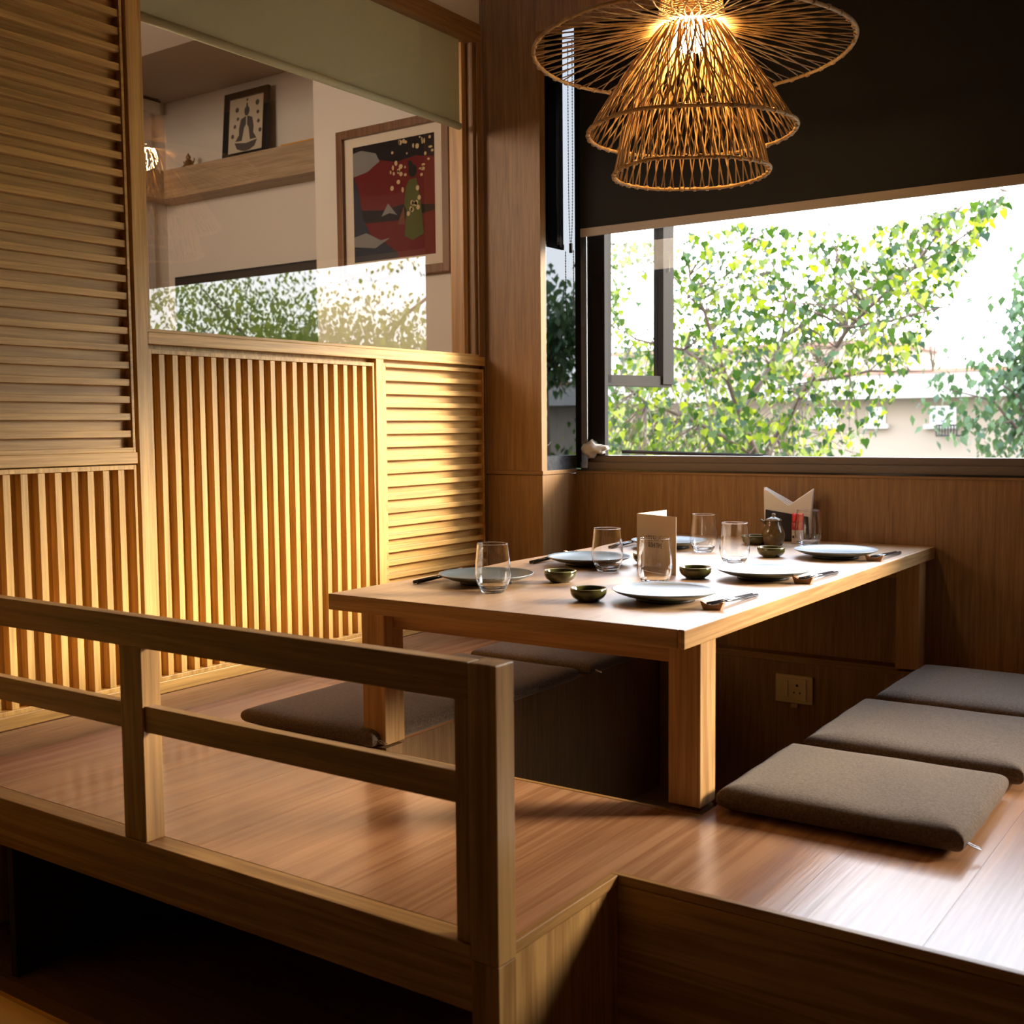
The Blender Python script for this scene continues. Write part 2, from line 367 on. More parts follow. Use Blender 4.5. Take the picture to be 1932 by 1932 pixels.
# leg well walls
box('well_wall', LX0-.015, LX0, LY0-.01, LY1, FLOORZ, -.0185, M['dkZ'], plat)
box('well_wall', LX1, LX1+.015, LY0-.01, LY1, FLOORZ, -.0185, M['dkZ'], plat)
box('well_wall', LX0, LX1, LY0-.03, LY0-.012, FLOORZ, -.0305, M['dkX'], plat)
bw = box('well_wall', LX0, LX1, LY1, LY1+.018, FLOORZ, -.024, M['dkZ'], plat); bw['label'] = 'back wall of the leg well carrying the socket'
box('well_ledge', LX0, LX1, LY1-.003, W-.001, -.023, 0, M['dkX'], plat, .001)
for x in (LX0+.003, LX1-.073):
    for y in (LY0+.002, 3.518): box('corner_block', x+.004, x+.066, y+.004, y+.066, FLOORZ, .004, M['dkZ'], plat)

# -- railing ------------------------------------------------
rail = empty('railing', (0, 0, 0)); tag(rail, 'low oak railing with two square posts and two bars along the platform front', 'railing')
box('post', -.990, -.939, PF-.001, PF+.0447, -.021, .4225, M['railZ'], rail, .002)
box('post', -1.806, -1.742, PF+.003, PF+.045, 0, .3655, M['railZ'], rail, .0015)
box('post', -2.501, -2.45, PF+.003, PF+.045, 0, .3655, M['railZ'], rail, .0015)
box('end_jamb', -1.020, -.9905, PF+.006, PF+.042, 0.0, .364, M['railZ'], rail, .001)
box('top_rail', -2.501, -.9905, PF, PF+.030, .365, .4225, M['railX'], rail, .002)
for x0, x1 in ((-1.7415, -1.0205), (-2.4495, -1.8065)): box('lower_rail', x0, x1, PF+.008, PF+.030, .207, .2555, M['railX'], rail, .0015)

# ================================================================== TABLE
TH = .38
TX0, TX1, TY0, TY1 = -1.862, -.948, 1.915, W-.002
tab = empty('dining_table', (-1.405, 2.8, 0)); tag(tab, 'low oak dining table with square legs standing over the leg well', 'table')
tab.location = (0, 0, 0)
for nm, a_, b_, mt in (('tabletop', TX0, TX1-.0145, 'tabX'), ('edge_lipping', TX1-.0140, TX1, 'tabY')):
    o = box(nm, a_, b_, TY0, TY1, TH-.0375, TH, M[mt], tab, .002); o.data.materials.append(M['tabletop'])
    for p in o.data.polygons:
        if p.normal.z > .9: p.material_index = 1
for x in (LX0+.003, LX1-.073):
    for y in (LY0+.0, 3.518): box('leg', x, x+.070, y, y+.070, .012, TH-.038, M['tabZ'], tab, .002)
box('apron', LX0+.0735, LX1-.0735, LY0+.035, LY0+.057, TH-.092, TH-.038, M['tabX'], tab, .001)
box('apron', LX0+.0735, LX1-.0735, 3.54, 3.56, TH-.092, TH-.038, M['tabX'], tab, .001)
box('side_apron', LX0+.02, LX0+.04, LY0+.071, 3.517, TH-.092, TH-.038, M['tabY'], tab, .001)

# ================================================================== CUSHIONS
m, n, l, b = mat('brown_felt'); b.inputs['Roughness'].default_value = .95; b.inputs['Specular IOR Level'].default_value = .15
b.inputs['Sheen Weight'].default_value = .2; b.inputs['Sheen Roughness'].default_value = .5; b.inputs['Sheen Tint'].default_value = (.9, .8, .7, 1)
t = n.new('ShaderNodeTexCoord'); ns = n.new('ShaderNodeTexNoise'); ns.inputs['Scale'].default_value = 520; ns.inputs['Detail'].default_value = 3
n2 = n.new('ShaderNodeTexNoise'); n2.inputs['Scale'].default_value = 190; l.new(t.outputs['Object'], ns.inputs[0]); l.new(t.outputs['Object'], n2.inputs[0])
ad = n.new('ShaderNodeMath'); ad.operation = 'ADD'; l.new(ns.outputs[0], ad.inputs[0]); l.new(n2.outputs[0], ad.inputs[1])
cr = n.new('ShaderNodeValToRGB'); cr.color_ramp.elements[0].position = .35; cr.color_ramp.elements[0].color = (.068, .045, .030, 1)
cr.color_ramp.elements[1].position = .72; cr.color_ramp.elements[1].color = (.185, .130, .090, 1)
mm = n.new('ShaderNodeMath'); mm.operation = 'MULTIPLY'; mm.inputs[1].default_value = .5; l.new(ad.outputs[0], mm.inputs[0]); l.new(mm.outputs[0], cr.inputs[0]); l.new(cr.outputs[0], b.inputs['Base Color'])
bp = n.new('ShaderNodeBump'); bp.inputs['Strength'].default_value = .5; bp.inputs['Distance'].default_value = .001; l.new(ad.outputs[0], bp.inputs['Height']); l.new(bp.outputs[0], b.inputs['Normal'])
M['felt'] = m
def cushion_mesh(w, d, h, seed):
    rr = random.Random(seed); N = 36; bm = bmesh.new(); P = 6.0
    ph = [rr.uniform(0, 6.28) for _ in range(6)]
    def pt(u, v, top):
        # rounded square footprint, puffed top and slightly domed sides
        e = max(abs(u), abs(v)); prof = (1-e**9)
        su = u*(1-.012*abs(v)**6); sv = v*(1-.012*abs(u)**6)
        z = h*.50+(1 if top else -1)*h*.50*max(prof, 0)**.42
        z += (.0022*math.sin(3*u+ph[0])*math.cos(2.3*v+ph[1])+.0012*math.sin(7*u+ph[2]+3*v)) * (1-e**4) if top else 0
        k = 1+.006*math.sin(5*u+ph[3])+.004*math.sin(9*v+ph[4])
        return Vector((su*w/2*k, sv*d/2, max(z, 0)))
    t = [-math.cos(math.pi*i/N) for i in range(N+1)]
    t = [math.copysign(abs(x)**.8, x) for x in t]
    T = [[bm.verts.new(pt(u, v, True)) for v in t] for u in t]
    B = [[T[i][j] if i in (0, N) or j in (0, N) else bm.verts.new(pt(u, v, False)) for j, v in enumerate(t)] for i, u in enumerate(t)]
    for i in range(N):
        for j in range(N):
            bm.faces.new((T[i][j], T[i+1][j], T[i+1][j+1], T[i][j+1])); bm.faces.new((B[i][j+1], B[i+1][j+1], B[i+1][j], B[i][j]))
    return bm
def cushion(x0, x1, y0, y1, rz, label, seed, zipper=True, h=.05):
    c = empty('floor_cushion', ((x0+x1)/2, (y0+y1)/2, .0005), rz); tag(c, label, 'cushion', 'brown felt floor cushions')
    w, d = x1-x0, y1-y0
    obj('pad', cushion_mesh(w, d, h, seed), M['felt'], c, smooth=True)
    bm = bmesh.new(); e = .0022
    pts = []
    for k in range(64):
        a = 2*math.pi*k/64; cu, sv = math.cos(a), math.sin(a); p = .06
        pts.append((math.copysign(abs(cu)**p, cu)*w/2*.988, math.copysign(abs(sv)**p, sv)*d/2*.988, h*.5))
    pts.append(pts[0]); tube(bm, pts, e, 6); obj('seam_piping', bm, M['felt'], c, smooth=True)
    if zipper:
        bm = bmesh.new(); x, y = w/2-.004, -d/2+.02
        tube(bm, [(x, y, .026), (x+.012, y-.004, .022), (x+.026, y+.004, .016), (x+.022, y+.010, .017), (x+.004, y+.004, .025)], .0012, 5)
        obj('zip_pull', bm, M['steel'], c)
    return c
cushion(-.945, -.475, 2.035, 2.445, .02, 'brown felt cushion nearest the camera, right of the table leg', 1, h=.055)
cushion(-.940, -.465, 2.495, 2.955, .02, 'brown felt cushion in the middle of the right-hand row', 2, h=.055)
cushion(-.935, -.465, 3.010, 3.470, .0, 'brown felt cushion against the window wall, right of the table', 3, h=.055)
cushion(-2.245, -1.785, 1.975, 2.375, .0, 'brown felt cushion behind the railing, left of the front table leg', 4)
cushion(-2.225, -1.765, 2.425, 2.875, .0, 'brown felt cushion in the middle of the left-hand row', 5)
cushion(-2.225, -1.765, 2.935, 3.375, .0, 'brown felt cushion farthest back under the left side of the table', 6)

# ================================================================== SOCKET
so = empty('power_socket', (-1.375, LY1-.0005, -.110)); tag(so, 'cream wall socket plate with rocker switch in the leg well', 'socket')
cream = plain('cream_plastic', (.55, .46, .33, 1), .35)
bm = bmesh.new(); bx(bm, -.064, .064, -.009, 0, -.047, .047); obj('face_plate', bm, cream, so, bevel=.003)
bm = bmesh.new(); bx(bm, -.043, .043, -.012, -.0088, -.036, .036); obj('module_frame', bm, cream, so, bevel=.001)
bm = bmesh.new(); bx(bm, -.038, -.018, -.0155, -.0118, -.027, .027); obj('rocker_switch', bm, cream, so, bevel=.0015)
bm = bmesh.new()
for x, z, r in ((.012, .014, .0045), (.002, -.010, .003), (.022, -.010, .003)):
    vs = [bm.verts.new((x+r*math.cos(a*math.pi/8), -.0124, z+r*math.sin(a*math.pi/8))) for a in range(16)]; bm.faces.new(vs[::-1])
    vs2 = [bm.verts.new((v.co.x, -.0121, v.co.z)) for v in vs]
    for i in range(16): bm.faces.new((vs[i], vs[(i+1) % 16], vs2[(i+1) % 16], vs2[i]))
obj('pin_holes', bm, M['blackm'], so)
bm = bmesh.new(); bx(bm, -.012, .012, -.006, 0, -.064, -.048); obj('latch_tab', bm, plain('pink_plastic', (.42, .27, .2, 1), .4), so, bevel=.001)

# ================================================================== TABLEWARE
def place(src, loc, rz, label, group):
    c = copy_tree(src) if src.get('used') else src
    src['used'] = 1
    if 'used' in c and c is not src: del c['used']
    c.location = loc; c.rotation_euler = (0, 0, rz); c['label'] = label; c['group'] = group
    return c
# plates
m, n, l, b = mat('slate_blue_glaze'); b.inputs['Base Color'].default_value = (.055, .085, .088, 1); b.inputs['Roughness'].default_value = .40; b.inputs['Specular IOR Level'].default_value = 1.0; b.inputs['Coat Weight'].default_value = 1; b.inputs['Coat Roughness'].default_value = .38; b.inputs['Coat IOR'].default_value = 1.8
t = n.new('ShaderNodeTexCoord'); ns = n.new('ShaderNodeTexNoise'); ns.inputs['Scale'].default_value = 130; ns.inputs['Detail'].default_value = 4; l.new(t.outputs['Object'], ns.inputs[0])
bp = n.new('ShaderNodeBump'); bp.inputs['Strength'].default_value = .35; bp.inputs['Distance'].default_value = .0015; l.new(ns.outputs[0], bp.inputs['Height']); l.new(bp.outputs[0], b.inputs['Normal'])
M['plate'] = m
def make_plate():
    p = empty('dinner_plate'); p['category'] = 'plate'
    bm = bmesh.new(); lathe(bm, [(0, .0125), (.060, .0125), (.085, .0150), (.108, .0215), (.1155, .0255), (.1172, .0250), (.110, .0195), (.090, .0120), (.066, .0085), (0, .0085)], 96)
    obj('dish', bm, M['plate'], p, smooth=True)
    bm = bmesh.new(); lathe(bm, [(0, .0086), (.066, .0086), (.064, .0003), (.060, .0), (.056, .0045), (0, .0045)], 72); obj('foot', bm, plain('dark_foot_glaze', (.02, .022, .025, 1), .35), p, smooth=True)
    return p
pl = make_plate(); G = 'dark glazed dinner plates on the table'
for loc, lab in (((-1.150, 2.230), 'dark dinner plate nearest the front right table corner, shining white'),
                 ((-1.110, 2.679), 'dark dinner plate in the middle of the right-hand table side, shining white'),
                 ((-1.109, 3.205), 'dark dinner plate farthest along the right-hand table side near the wall'),
                 ((-1.652, 2.250), 'green-grey dinner plate behind the front left tumbler'),
                 ((-1.628, 2.700), 'textured dark dinner plate in the middle of the left-hand table side'),
                 ((-1.648, 3.215), 'dark dinner plate at the back left behind the menu card')):
    place(pl, (loc[0], loc[1], TH+.0003), R.uniform(0, 6), lab, G)
# tumblers
def make_tumbler():
    p = empty('glass_tumbler'); p['category'] = 'glass'
    ctl = [(.0262, .0012), (.0310, .0085), (.0375, .022), (.0412, .036), (.0414, .048), (.0402, .068), (.0378, .092), (.0360, .1130)]
    def spline(P, n_=5):
        out_ = []
        for i in range(len(P)-1):
            p = [Vector((*P[max(i-1, 0)], 0)), Vector((*P[i], 0)), Vector((*P[i+1], 0)), Vector((*P[min(i+2, len(P)-1)], 0))]
            for k in range(n_):
                t = k/n_; v = .5*((2*p[1])+(p[2]-p[0])*t+(2*p[0]-5*p[1]+4*p[2]-p[3])*t*t+(-p[0]+3*p[1]-3*p[2]+p[3])*t**3)
                out_.append((v.x, v.y))
        return out_+[P[-1]]
    side = spline(ctl)
    outer = [(0, 0), (.0215, 0), (.0235, .0001), (.0250, .0005)]+side+[(.03595, .1137), (.0357, .1142)]
    inner = [(.0353, .1143), (.0350, .1139), (.0349, .1130)]+[(r-.0011, z) for r, z in reversed(side[8:-1])]+[(.0335, .0178), (.0300, .0130), (.0250, .0092), (.0180, .0070), (.009, .0063), (0, .0062)]
    bm = bmesh.new(); lathe(bm, outer+inner, 96); bmesh.ops.recalc_face_normals(bm, faces=bm.faces)
    obj('bowl', bm, M['tumbler'], p, smooth=True)
    return p
tb = make_tumbler(); G = 'stemless glass tumblers on the table'
for loc, lab in (((-1.543, 2.128), 'empty tumbler in front of the green-grey plate, leftmost on the table'),
                 ((-1.512, 2.600), 'empty tumbler in front of the textured plate left of the menu card'),
                 ((-1.277, 2.420), 'empty tumbler standing in front of the menu card'),
                 ((-1.497, 3.150), 'empty tumbler just right behind the menu card'),
                 ((-1.292, 2.915), 'empty tumbler behind the middle right plate'),
                 ((-1.285, 3.460), 'empty tumbler in front of the napkin holder')):
    place(tb, (loc[0], loc[1], TH+.0004), 0, lab, G)
# sauce bowls
m, n, l, b = mat('olive_glaze'); b.inputs['Roughness'].default_value = .12; b.inputs['Coat Weight'].default_value = .4
t = n.new('ShaderNodeTexCoord'); ns = n.new('ShaderNodeTexNoise'); ns.inputs['Scale'].default_value = 45; l.new(t.outputs['Object'], ns.inputs[0])
cr = n.new('ShaderNodeValToRGB'); cr.color_ramp.elements[0].color = (.02, .018, .005, 1); cr.color_ramp.elements[1].color = (.075, .072, .018, 1); l.new(ns.outputs[0], cr.inputs[0]); l.new(cr.outputs[0], b.inputs['Base Color'])
M['olive'] = m
def make_bowl():
    p = empty('sauce_bowl'); p['category'] = 'bowl'
    bm = bmesh.new(); lathe(bm, [(0, .004), (.020, .004), (.021, .0), (.024, .0), (.0255, .003), (.035, .009), (.0395, .017), (.0402, .027), (.0390, .0285), (.0375, .027), (.0365, .018), (.031, .010), (.020, .0065), (0, .006)], 64)
    obj('shell', bm, M['olive'], p, smooth=True)
    bm = bmesh.new(); torus(bm, (0, 0, .0282), .0388, .0011, 64, 6); obj('rim', bm, plain('pale_glaze_rim', (.30, .29, .16, 1), .12), p, smooth=True)
    return p
bo = make_bowl(); G = 'small olive sauce bowls on the table'
for loc, lab in (((-1.287, 2.131), 'olive sauce bowl nearest the front edge of the table'),
                 ((-1.507, 2.361), 'dark olive sauce bowl right of the leftmost tumbler'),
                 ((-1.254, 2.593), 'olive sauce bowl right beside the menu card'),
                 ((-1.272, 3.127), 'olive sauce bowl left of the farthest right-hand plate'),
                 ((-1.50, 2.800), 'olive sauce bowl half hidden behind the menu card'),
                 ((-1.45, 3.44), 'olive sauce bowl seen through the tumbler behind the middle right plate')):
    place(bo, (loc[0], loc[1], TH+.0003), R.uniform(0, 6), lab, G)
# chopstick rests and chopsticks
M['restwood'] = wood('rest_wood', (.46, .25, .12, 1), (.28, .13, .05, 1), 'X', rough=.4, fine=2)
def make_rest():
    bm = bmesh.new(); Lr, Wd, H = .052, .016, .016
    prof = [(-.019, 0), (.019, 0), (.026, .017), (.021, .0165), (.012, .0115), (0, .0095), (-.012, .0115), (-.021, .0165), (-.026, .017)]
    a = [bm.verts.new((x, -Wd/2, z)) for x, z in prof]; b2 = [bm.verts.new((x, Wd/2, z)) for x, z in prof]
    bm.faces.new(a); bm.faces.new(b2[::-1])
    for i in range(len(prof)):
        j = (i+1) % len(prof); bm.faces.new((a[j], a[i], b2[i], b2[j]))
    bmesh.ops.recalc_face_normals(bm, faces=bm.faces)
    o = obj('chopstick_rest', bm, M['restwood'], bevel=.0008); o['category'] = 'chopstick rest'
    return o
def make_sticks():
    bm = bmesh.new(); tube(bm, [(0, -.112, 0), (0, .112, 0)], .0042, 10, .0024)
    bmesh.ops.recalc_face_normals(bm, faces=bm.faces)
    o = obj('chopstick', bm, plain('black_lacquer', (.018, .02, .026, 1), .14, spec=.7), smooth=True); o['category'] = 'chopstick'
    return o
rs = make_rest(); st = make_sticks()
GR, GS = 'boat-shaped wooden chopstick rests', 'black lacquered chopsticks resting by the plates'
# (rest centre, rest angle, where-phrase, thick end, thin end)
sets = [((-1.008, 2.167), .08, 'by the nearest right-hand plate', 1, -1.008, 2.150),
        ((-.992, 2.640), .05, 'by the middle right-hand plate', 1, -.990, 2.622),
        ((-.990, 3.180), .05, 'by the farthest right-hand plate', 1, -.988, 3.160),
        ((-1.786, 2.352), .1, 'by the green-grey plate on the left', -1, -1.786, 2.370),
        ((-1.772, 2.842), .1, 'by the textured plate on the left', -1, -1.772, 2.860),
        ((-1.782, 3.300), .1, 'by the back left plate', -1, -1.782, 3.318)]
for (cx, cy), ra, where, sg, sx_, tip in sets:
    place(rs, (cx, cy, TH+.0003), ra, 'boat-shaped wooden chopstick rest '+where, GR)
    for sgn, word in ((-.0048, 'left'), (.0048, 'right')):
        o = place(st, (0, 0, 0), 0, '', GS)
        o['label'] = 'black chopstick '+where+', '+word+' one of its pair'
        thin = Vector((sx_+sgn, tip, TH+.0145)); thick = Vector((sx_+sgn*1.25+.004*sg, tip+sg*.224, TH+.0046))
        o.location = (thin+thick)/2; o.rotation_euler = (thin-thick).to_track_quat('Y', 'Z').to_euler()
# menu card --------------------------------------------------------
mc = empty('menu_card', (-1.385, 2.640, TH+.0003)); tag(mc, 'folded cream menu card printed with a sushi slogan', 'menu card')
paper = plain('cream_card', (.66, .54, .42, 1), .7)
A = Vector((-1.462, 2.672)); B = Vector((-1.314, 2.605)); Cc = Vector((-1.315, 2.770))
def leafc(name, p, q, h=.150, t=.0012):
    p = p-Vector((-1.385, 2.640)); q = q-Vector((-1.385, 2.640)); d = (q-p).normalized(); nn = Vector((-d.y, d.x))*t
    bm = bmesh.new(); P = [p, q, q+nn, p+nn]
    a = [bm.verts.new((v.x, v.y, 0)) for v in P]; b3 = [bm.verts.new((v.x, v.y, h)) for v in P]
    bm.faces.new(a[::-1]); bm.faces.new(b3)
    for i in range(4): j = (i+1) % 4; bm.faces.new((a[i], a[j], b3[j], b3[i]))
    return obj(name, bm, paper, mc)
leafc('front_leaf', A, B); leafc('back_leaf', A, Vector((-1.452, 2.822)))
ink = plain('dark_ink', (.05, .035, .03, 1), .7)
def text(name, body, size, loc, rot, mt, parent, ext=.00015, align='CENTER'):
    cu = bpy.data.curves.new(name, 'FONT'); cu.body = body; cu.size = size; cu.align_x = align; cu.extrude = ext
    tmp = bpy.data.objects.new(name, cu); COL.objects.link(tmp)
    dg = bpy.context.evaluated_depsgraph_get(); me = bpy.data.meshes.new_from_object(tmp.evaluated_get(dg))
    bpy.data.objects.remove(tmp); o = bpy.data.objects.new(name, me); COL.objects.link(o); me.materials.clear(); me.materials.append(mt)
    o.parent = parent; o.location = loc; o.rotation_euler = rot; return o
d = (B-A).normalized(); ra = math.atan2(d.y, d.x); mid = (A+B)/2-Vector((-1.385, 2.640))+Vector((d.y, -d.x))*.0006
for body, z, dx in (('HMMM... IT\'S', .0835, -.004), ('SUSHI TIME', .0655, -.004)):
    o = text('printed_line', body, .0165, (mid.x+d.x*dx, mid.y+d.y*dx, z), (math.pi/2, 0, ra), ink, mc); o.scale = (.82, 1.12, 1)
# napkin holder -----------------------------------------------------
nh = empty('napkin_holder', (-1.403, 3.590, TH+.0004), .25); tag(nh, 'black V-fold napkin holder filled with white napkins by the wall', 'napkin holder')
bm = bmesh.new()
poly(bm, [Vector((-.072, -.020, 0)), Vector((.072, -.020, 0)), Vector((.066, -.020, .082)), Vector((-.070, -.020, .104))], .004, Vector((0, -1, 0)))
poly(bm, [Vector((-.072, .022, 0)), Vector((.072, .022, 0)), Vector((.070, .022, .082)), Vector((-.070, .022, .104))], .004, Vector((0, -1, 0)))
bx(bm, -.072, .072, -.02, .022, 0, .006); bmesh.ops.recalc_face_normals(bm, faces=bm.faces)
obj('holder', bm, M['blackm'], nh)
npk = plain('white_napkin', (.80, .76, .70, 1), .8)
for i, y in enumerate((-.0135, -.006, .002, .010)):
    s = 1+.012*i; bm = bmesh.new()
    pts = [(-.073*s, y, .012), (.070*s, y, .012), (.079*s, y, .163+.003*i), (.076*s, y, .167+.002*i), (.003+.004*i, y, .118+.003*i), (-.070*s, y, .170+.002*i), (-.077*s, y, .166+.003*i)]
    poly(bm, [Vector(p) for p in pts], .004, Vector((0, -1, 0))); bmesh.ops.recalc_face_normals(bm, faces=bm.faces)
    obj('napkin', bm, npk, nh, bevel=.0008)
# soy pot -------------------------------------------------------------
sp = empty('soy_sauce_pot', (-1.392, 3.440, TH+.0004)); tag(sp, 'small brown glazed soy sauce pot with lid beside the napkins', 'sauce pot')
m, n, l, b = mat('brown_glaze'); b.inputs['Roughness'].default_value = .16
t = n.new('ShaderNodeTexCoord'); ns = n.new('ShaderNodeTexNoise'); ns.inputs['Scale'].default_value = 60; l.new(t.outputs['Object'], ns.inputs[0])
cr = n.new('ShaderNodeValToRGB'); cr.color_ramp.elements[0].color = (.045, .028, .010, 1); cr.color_ramp.elements[1].color = (.16, .10, .04, 1); l.new(ns.outputs[0], cr.inputs[0]); l.new(cr.outputs[0], b.inputs['Base Color'])
M['brownglaze'] = m
bm = bmesh.new(); lathe(bm, [(0, 0), (.026, 0), (.029, .003), (.035, .018), (.0365, .032), (.034, .046), (.0275, .060), (.023, .068), (.0235, .076), (.022, .078), (0, .078)], 56); obj('body', bm, M['brownglaze'], sp, smooth=True)
bm = bmesh.new(); lathe(bm, [(0, .0775), (.0255, .0775), (.0265, .080), (.020, .086), (.008, .090), (.004, .092), (.0065, .096), (.005, .101), (0, .102)], 48); obj('lid', bm, plain('pot_lid', (.16, .12, .07, 1), .12), sp, smooth=True)
bm = bmesh.new(); tube(bm, [(-.024, -.002, .070), (-.034, -.003, .074), (-.042, -.004, .080)], .006, 10, .0035); obj('spout', bm, M['brownglaze'], sp, smooth=True)
# chilli bottle ------------------------------------------------------
cb = empty('spice_bottle', (-1.347, 3.530, TH+.0004)); tag(cb, 'small spice bottle with red cap and white label before the napkins', 'bottle')
bm = bmesh.new(); lathe(bm, [(0, 0), (.0165, 0), (.018, .002), (.018, .052), (.0165, .058), (0, .058)], 40); obj('body', bm, plain('white_label_glass', (.62, .52, .44, 1), .35), cb, smooth=True)
bm = bmesh.new(); lathe(bm, [(.0183, .044), (.0186, .046), (.0186, .066), (.0165, .069), (0, .069)], 40); obj('shoulder_band', bm, plain('red_band', (.42, .012, .02, 1), .35), cb, smooth=True)
bm = bmesh.new(); lathe(bm, [(0, .0688), (.0180, .0688), (.0182, .072), (.0175, .095), (.0165, .097), (0, .097)], 40); obj('cap', bm, plain('red_cap', (.55, .015, .03, 1), .25), cb, smooth=True)
bm = bmesh.new(); bx(bm, -.010, -.004, -.0188, -.0175, .018, .026); obj('label_mark', bm, ink, cb)

# ================================================================== PENDANT LAMP
LXc, LYc = -1.385, 2.83
pend = empty('pendant_lamp', (LXc, LYc, 0)); tag(pend, 'rattan pendant lamp with wide flat brim and two flared skirts', 'lamp')
m, n, l, b = mat('rattan'); b.inputs['Roughness'].default_value = .5
geo = n.new('ShaderNodeNewGeometry'); ns = n.new('ShaderNodeTexNoise'); ns.inputs['Scale'].default_value = 30; l.new(geo.outputs['Position'], ns.inputs[0])
cr = n.new('ShaderNodeValToRGB'); cr.color_ramp.elements[0].position = .3; cr.color_ramp.elements[0].color = (.42, .25, .09, 1); cr.color_ramp.elements[1].position = .75; cr.color_ramp.elements[1].color = (.76, .53, .25, 1)
l.new(ns.outputs[0], cr.inputs[0])
hs = n.new('ShaderNodeHueSaturation'); rv = n.new('ShaderNodeMapRange'); rv.inputs[3].default_value = .7; rv.inputs[4].default_value = 1.2
l.new(geo.outputs['Random Per Island'], rv.inputs[0]); l.new(rv.outputs[0], hs.inputs['Value']); l.new(cr.outputs[0], hs.inputs['Color']); l.new(hs.outputs[0], b.inputs['Base Color'])
tr = n.new('ShaderNodeBsdfTranslucent'); mxs = n.new('ShaderNodeMixShader'); mxs.inputs[0].default_value = .35; l.new(hs.outputs[0], tr.inputs[0])
mo = [q for q in n if q.type == 'OUTPUT_MATERIAL'][0]; l.new(b.outputs[0], mxs.inputs[1]); l.new(tr.outputs[0], mxs.inputs[2]); l.new(mxs.outputs[0], mo.inputs[0])
M['rattan'] = m
def ring(name, Rr, z, r, wob=.003):
    bm = bmesh.new(); torus(bm, (0, 0, z), Rr, r, 96, 8, wob); return obj(name, bm, M['rattan'], pend, smooth=True)
def ribs(name, n_, r0, z0, r1, z1, bulge, tw, rad, parent, limit=300, swap=.5, seed=1, rt=.0):
    """each rib is one bent cane; alternate canes lean left and right so they cross"""
    rr = random.Random(seed)
    for i in range(n_):
        a = 2*math.pi*i/n_+rr.uniform(-.012, .012); t0 = tw*(1 if i % 2 else -1)*rr.uniform(.55, 1.15)
        bm = bmesh.new(); pts = []
        for k in range(7):
            t = k/6; ang = a+t0*(1-t)
            rad_ = r0+(r1-r0)*t+bulge*math.sin(math.pi*t)*(.93+.14*rr.random())+rr.uniform(-.0012, .0012)
            z = z0+(z1-z0)*t+rr.uniform(-.001, .001)
            pts.append((rad_*math.cos(ang), rad_*math.sin(ang), z))
        tube(bm, pts, rad*rr.uniform(.8, 1.15), 5)
        obj(name, bm, M['rattan'], parent, smooth=True)
# neck: woven cone
neck = ring('neck_ring', .0905, 1.815, .004, .0)
for i in range(17):
    z = 1.820+i*.0066; rr_ = .0900-.0008*i-(.00006*i*i)
    bm = bmesh.new(); pts = []
    for k in range(97):
        a = 2*math.pi*k/96; wv = .0010*math.sin(a*21+(i % 2)*math.pi)
        pts.append(((rr_+wv)*math.cos(a), (rr_+wv)*math.sin(a), z+.0006*math.sin(a*5+i)))
    tube(bm, pts, .0021, 5); obj('woven_row', bm, M['rattan'], pend, smooth=True)
bm = bmesh.new()
for k in range(42):
    a = 2*math.pi*k/42; tube(bm, [(.0885*math.cos(a), .0885*math.sin(a), 1.812), (.076*math.cos(a), .076*math.sin(a), 1.93), (.045*math.cos(a), .045*math.sin(a), 1.985)], .0014, 4)
o = obj('neck_uprights', bm, M['rattan'], pend, smooth=True); o['kind'] = 'stuff'
ring('brim_ring', .418, 1.752, .0052)
ribs('brim_cane', 104, .088, 1.812, .418, 1.752, 0, .20, .0019, pend, seed=2)
ring('outer_skirt_ring', .274, 1.540, .0048)
ribs('outer_skirt_cane', 112, .088, 1.806, .274, 1.540, .008, .42, .0021, pend, seed=3)
ring('inner_skirt_ring', .205, 1.432, .0045)
ribs('inner_skirt_cane', 92, .080, 1.800, .205, 1.432, .014, .36, .0021, pend, seed=4)
# lashings on the rims (visible knots)
bm = bmesh.new()
for Rr, z, nn in ((.418, 1.752, 46), (.274, 1.540, 40), (.205, 1.432, 36)):
    for k in range(nn):
        a = 2*math.pi*(k+.3)/nn
        c = Vector((Rr*math.cos(a), Rr*math.sin(a), z+.0018*math.sin(3*a+1))); q = Vector((-math.sin(a), math.cos(a), 0))
        tube(bm, [c-q*.004, c+q*.004], .0068, 7)
o = obj('lashings', bm, M['rattan'], pend, smooth=True); o['kind'] = 'stuff'
m, n, l, b = mat('warm_bulb'); b.inputs['Base Color'].default_value = (1, .8, .5, 1); b.inputs['Emission Color'].default_value = (1, .60, .22, 1); b.inputs['Emission Strength'].default_value = 210
bm = bmesh.new(); bmesh.ops.create_uvsphere(bm, u_segments=20, v_segments=12, radius=.050, matrix=Matrix.Translation((0, 0, 1.795))); obj('bulb', bm, m, pend, smooth=True)
bm = bmesh.new(); lathe(bm, [(.018, 1.838), (.020, 1.842), (.020, 1.88), (.006, 1.90), (.004, 1.92)], 20); tube(bm, [(0, 0, 1.90), (0, 0, 2.62)], .0035, 8); obj('cord', bm, M['blackm'], pend, smooth=True)

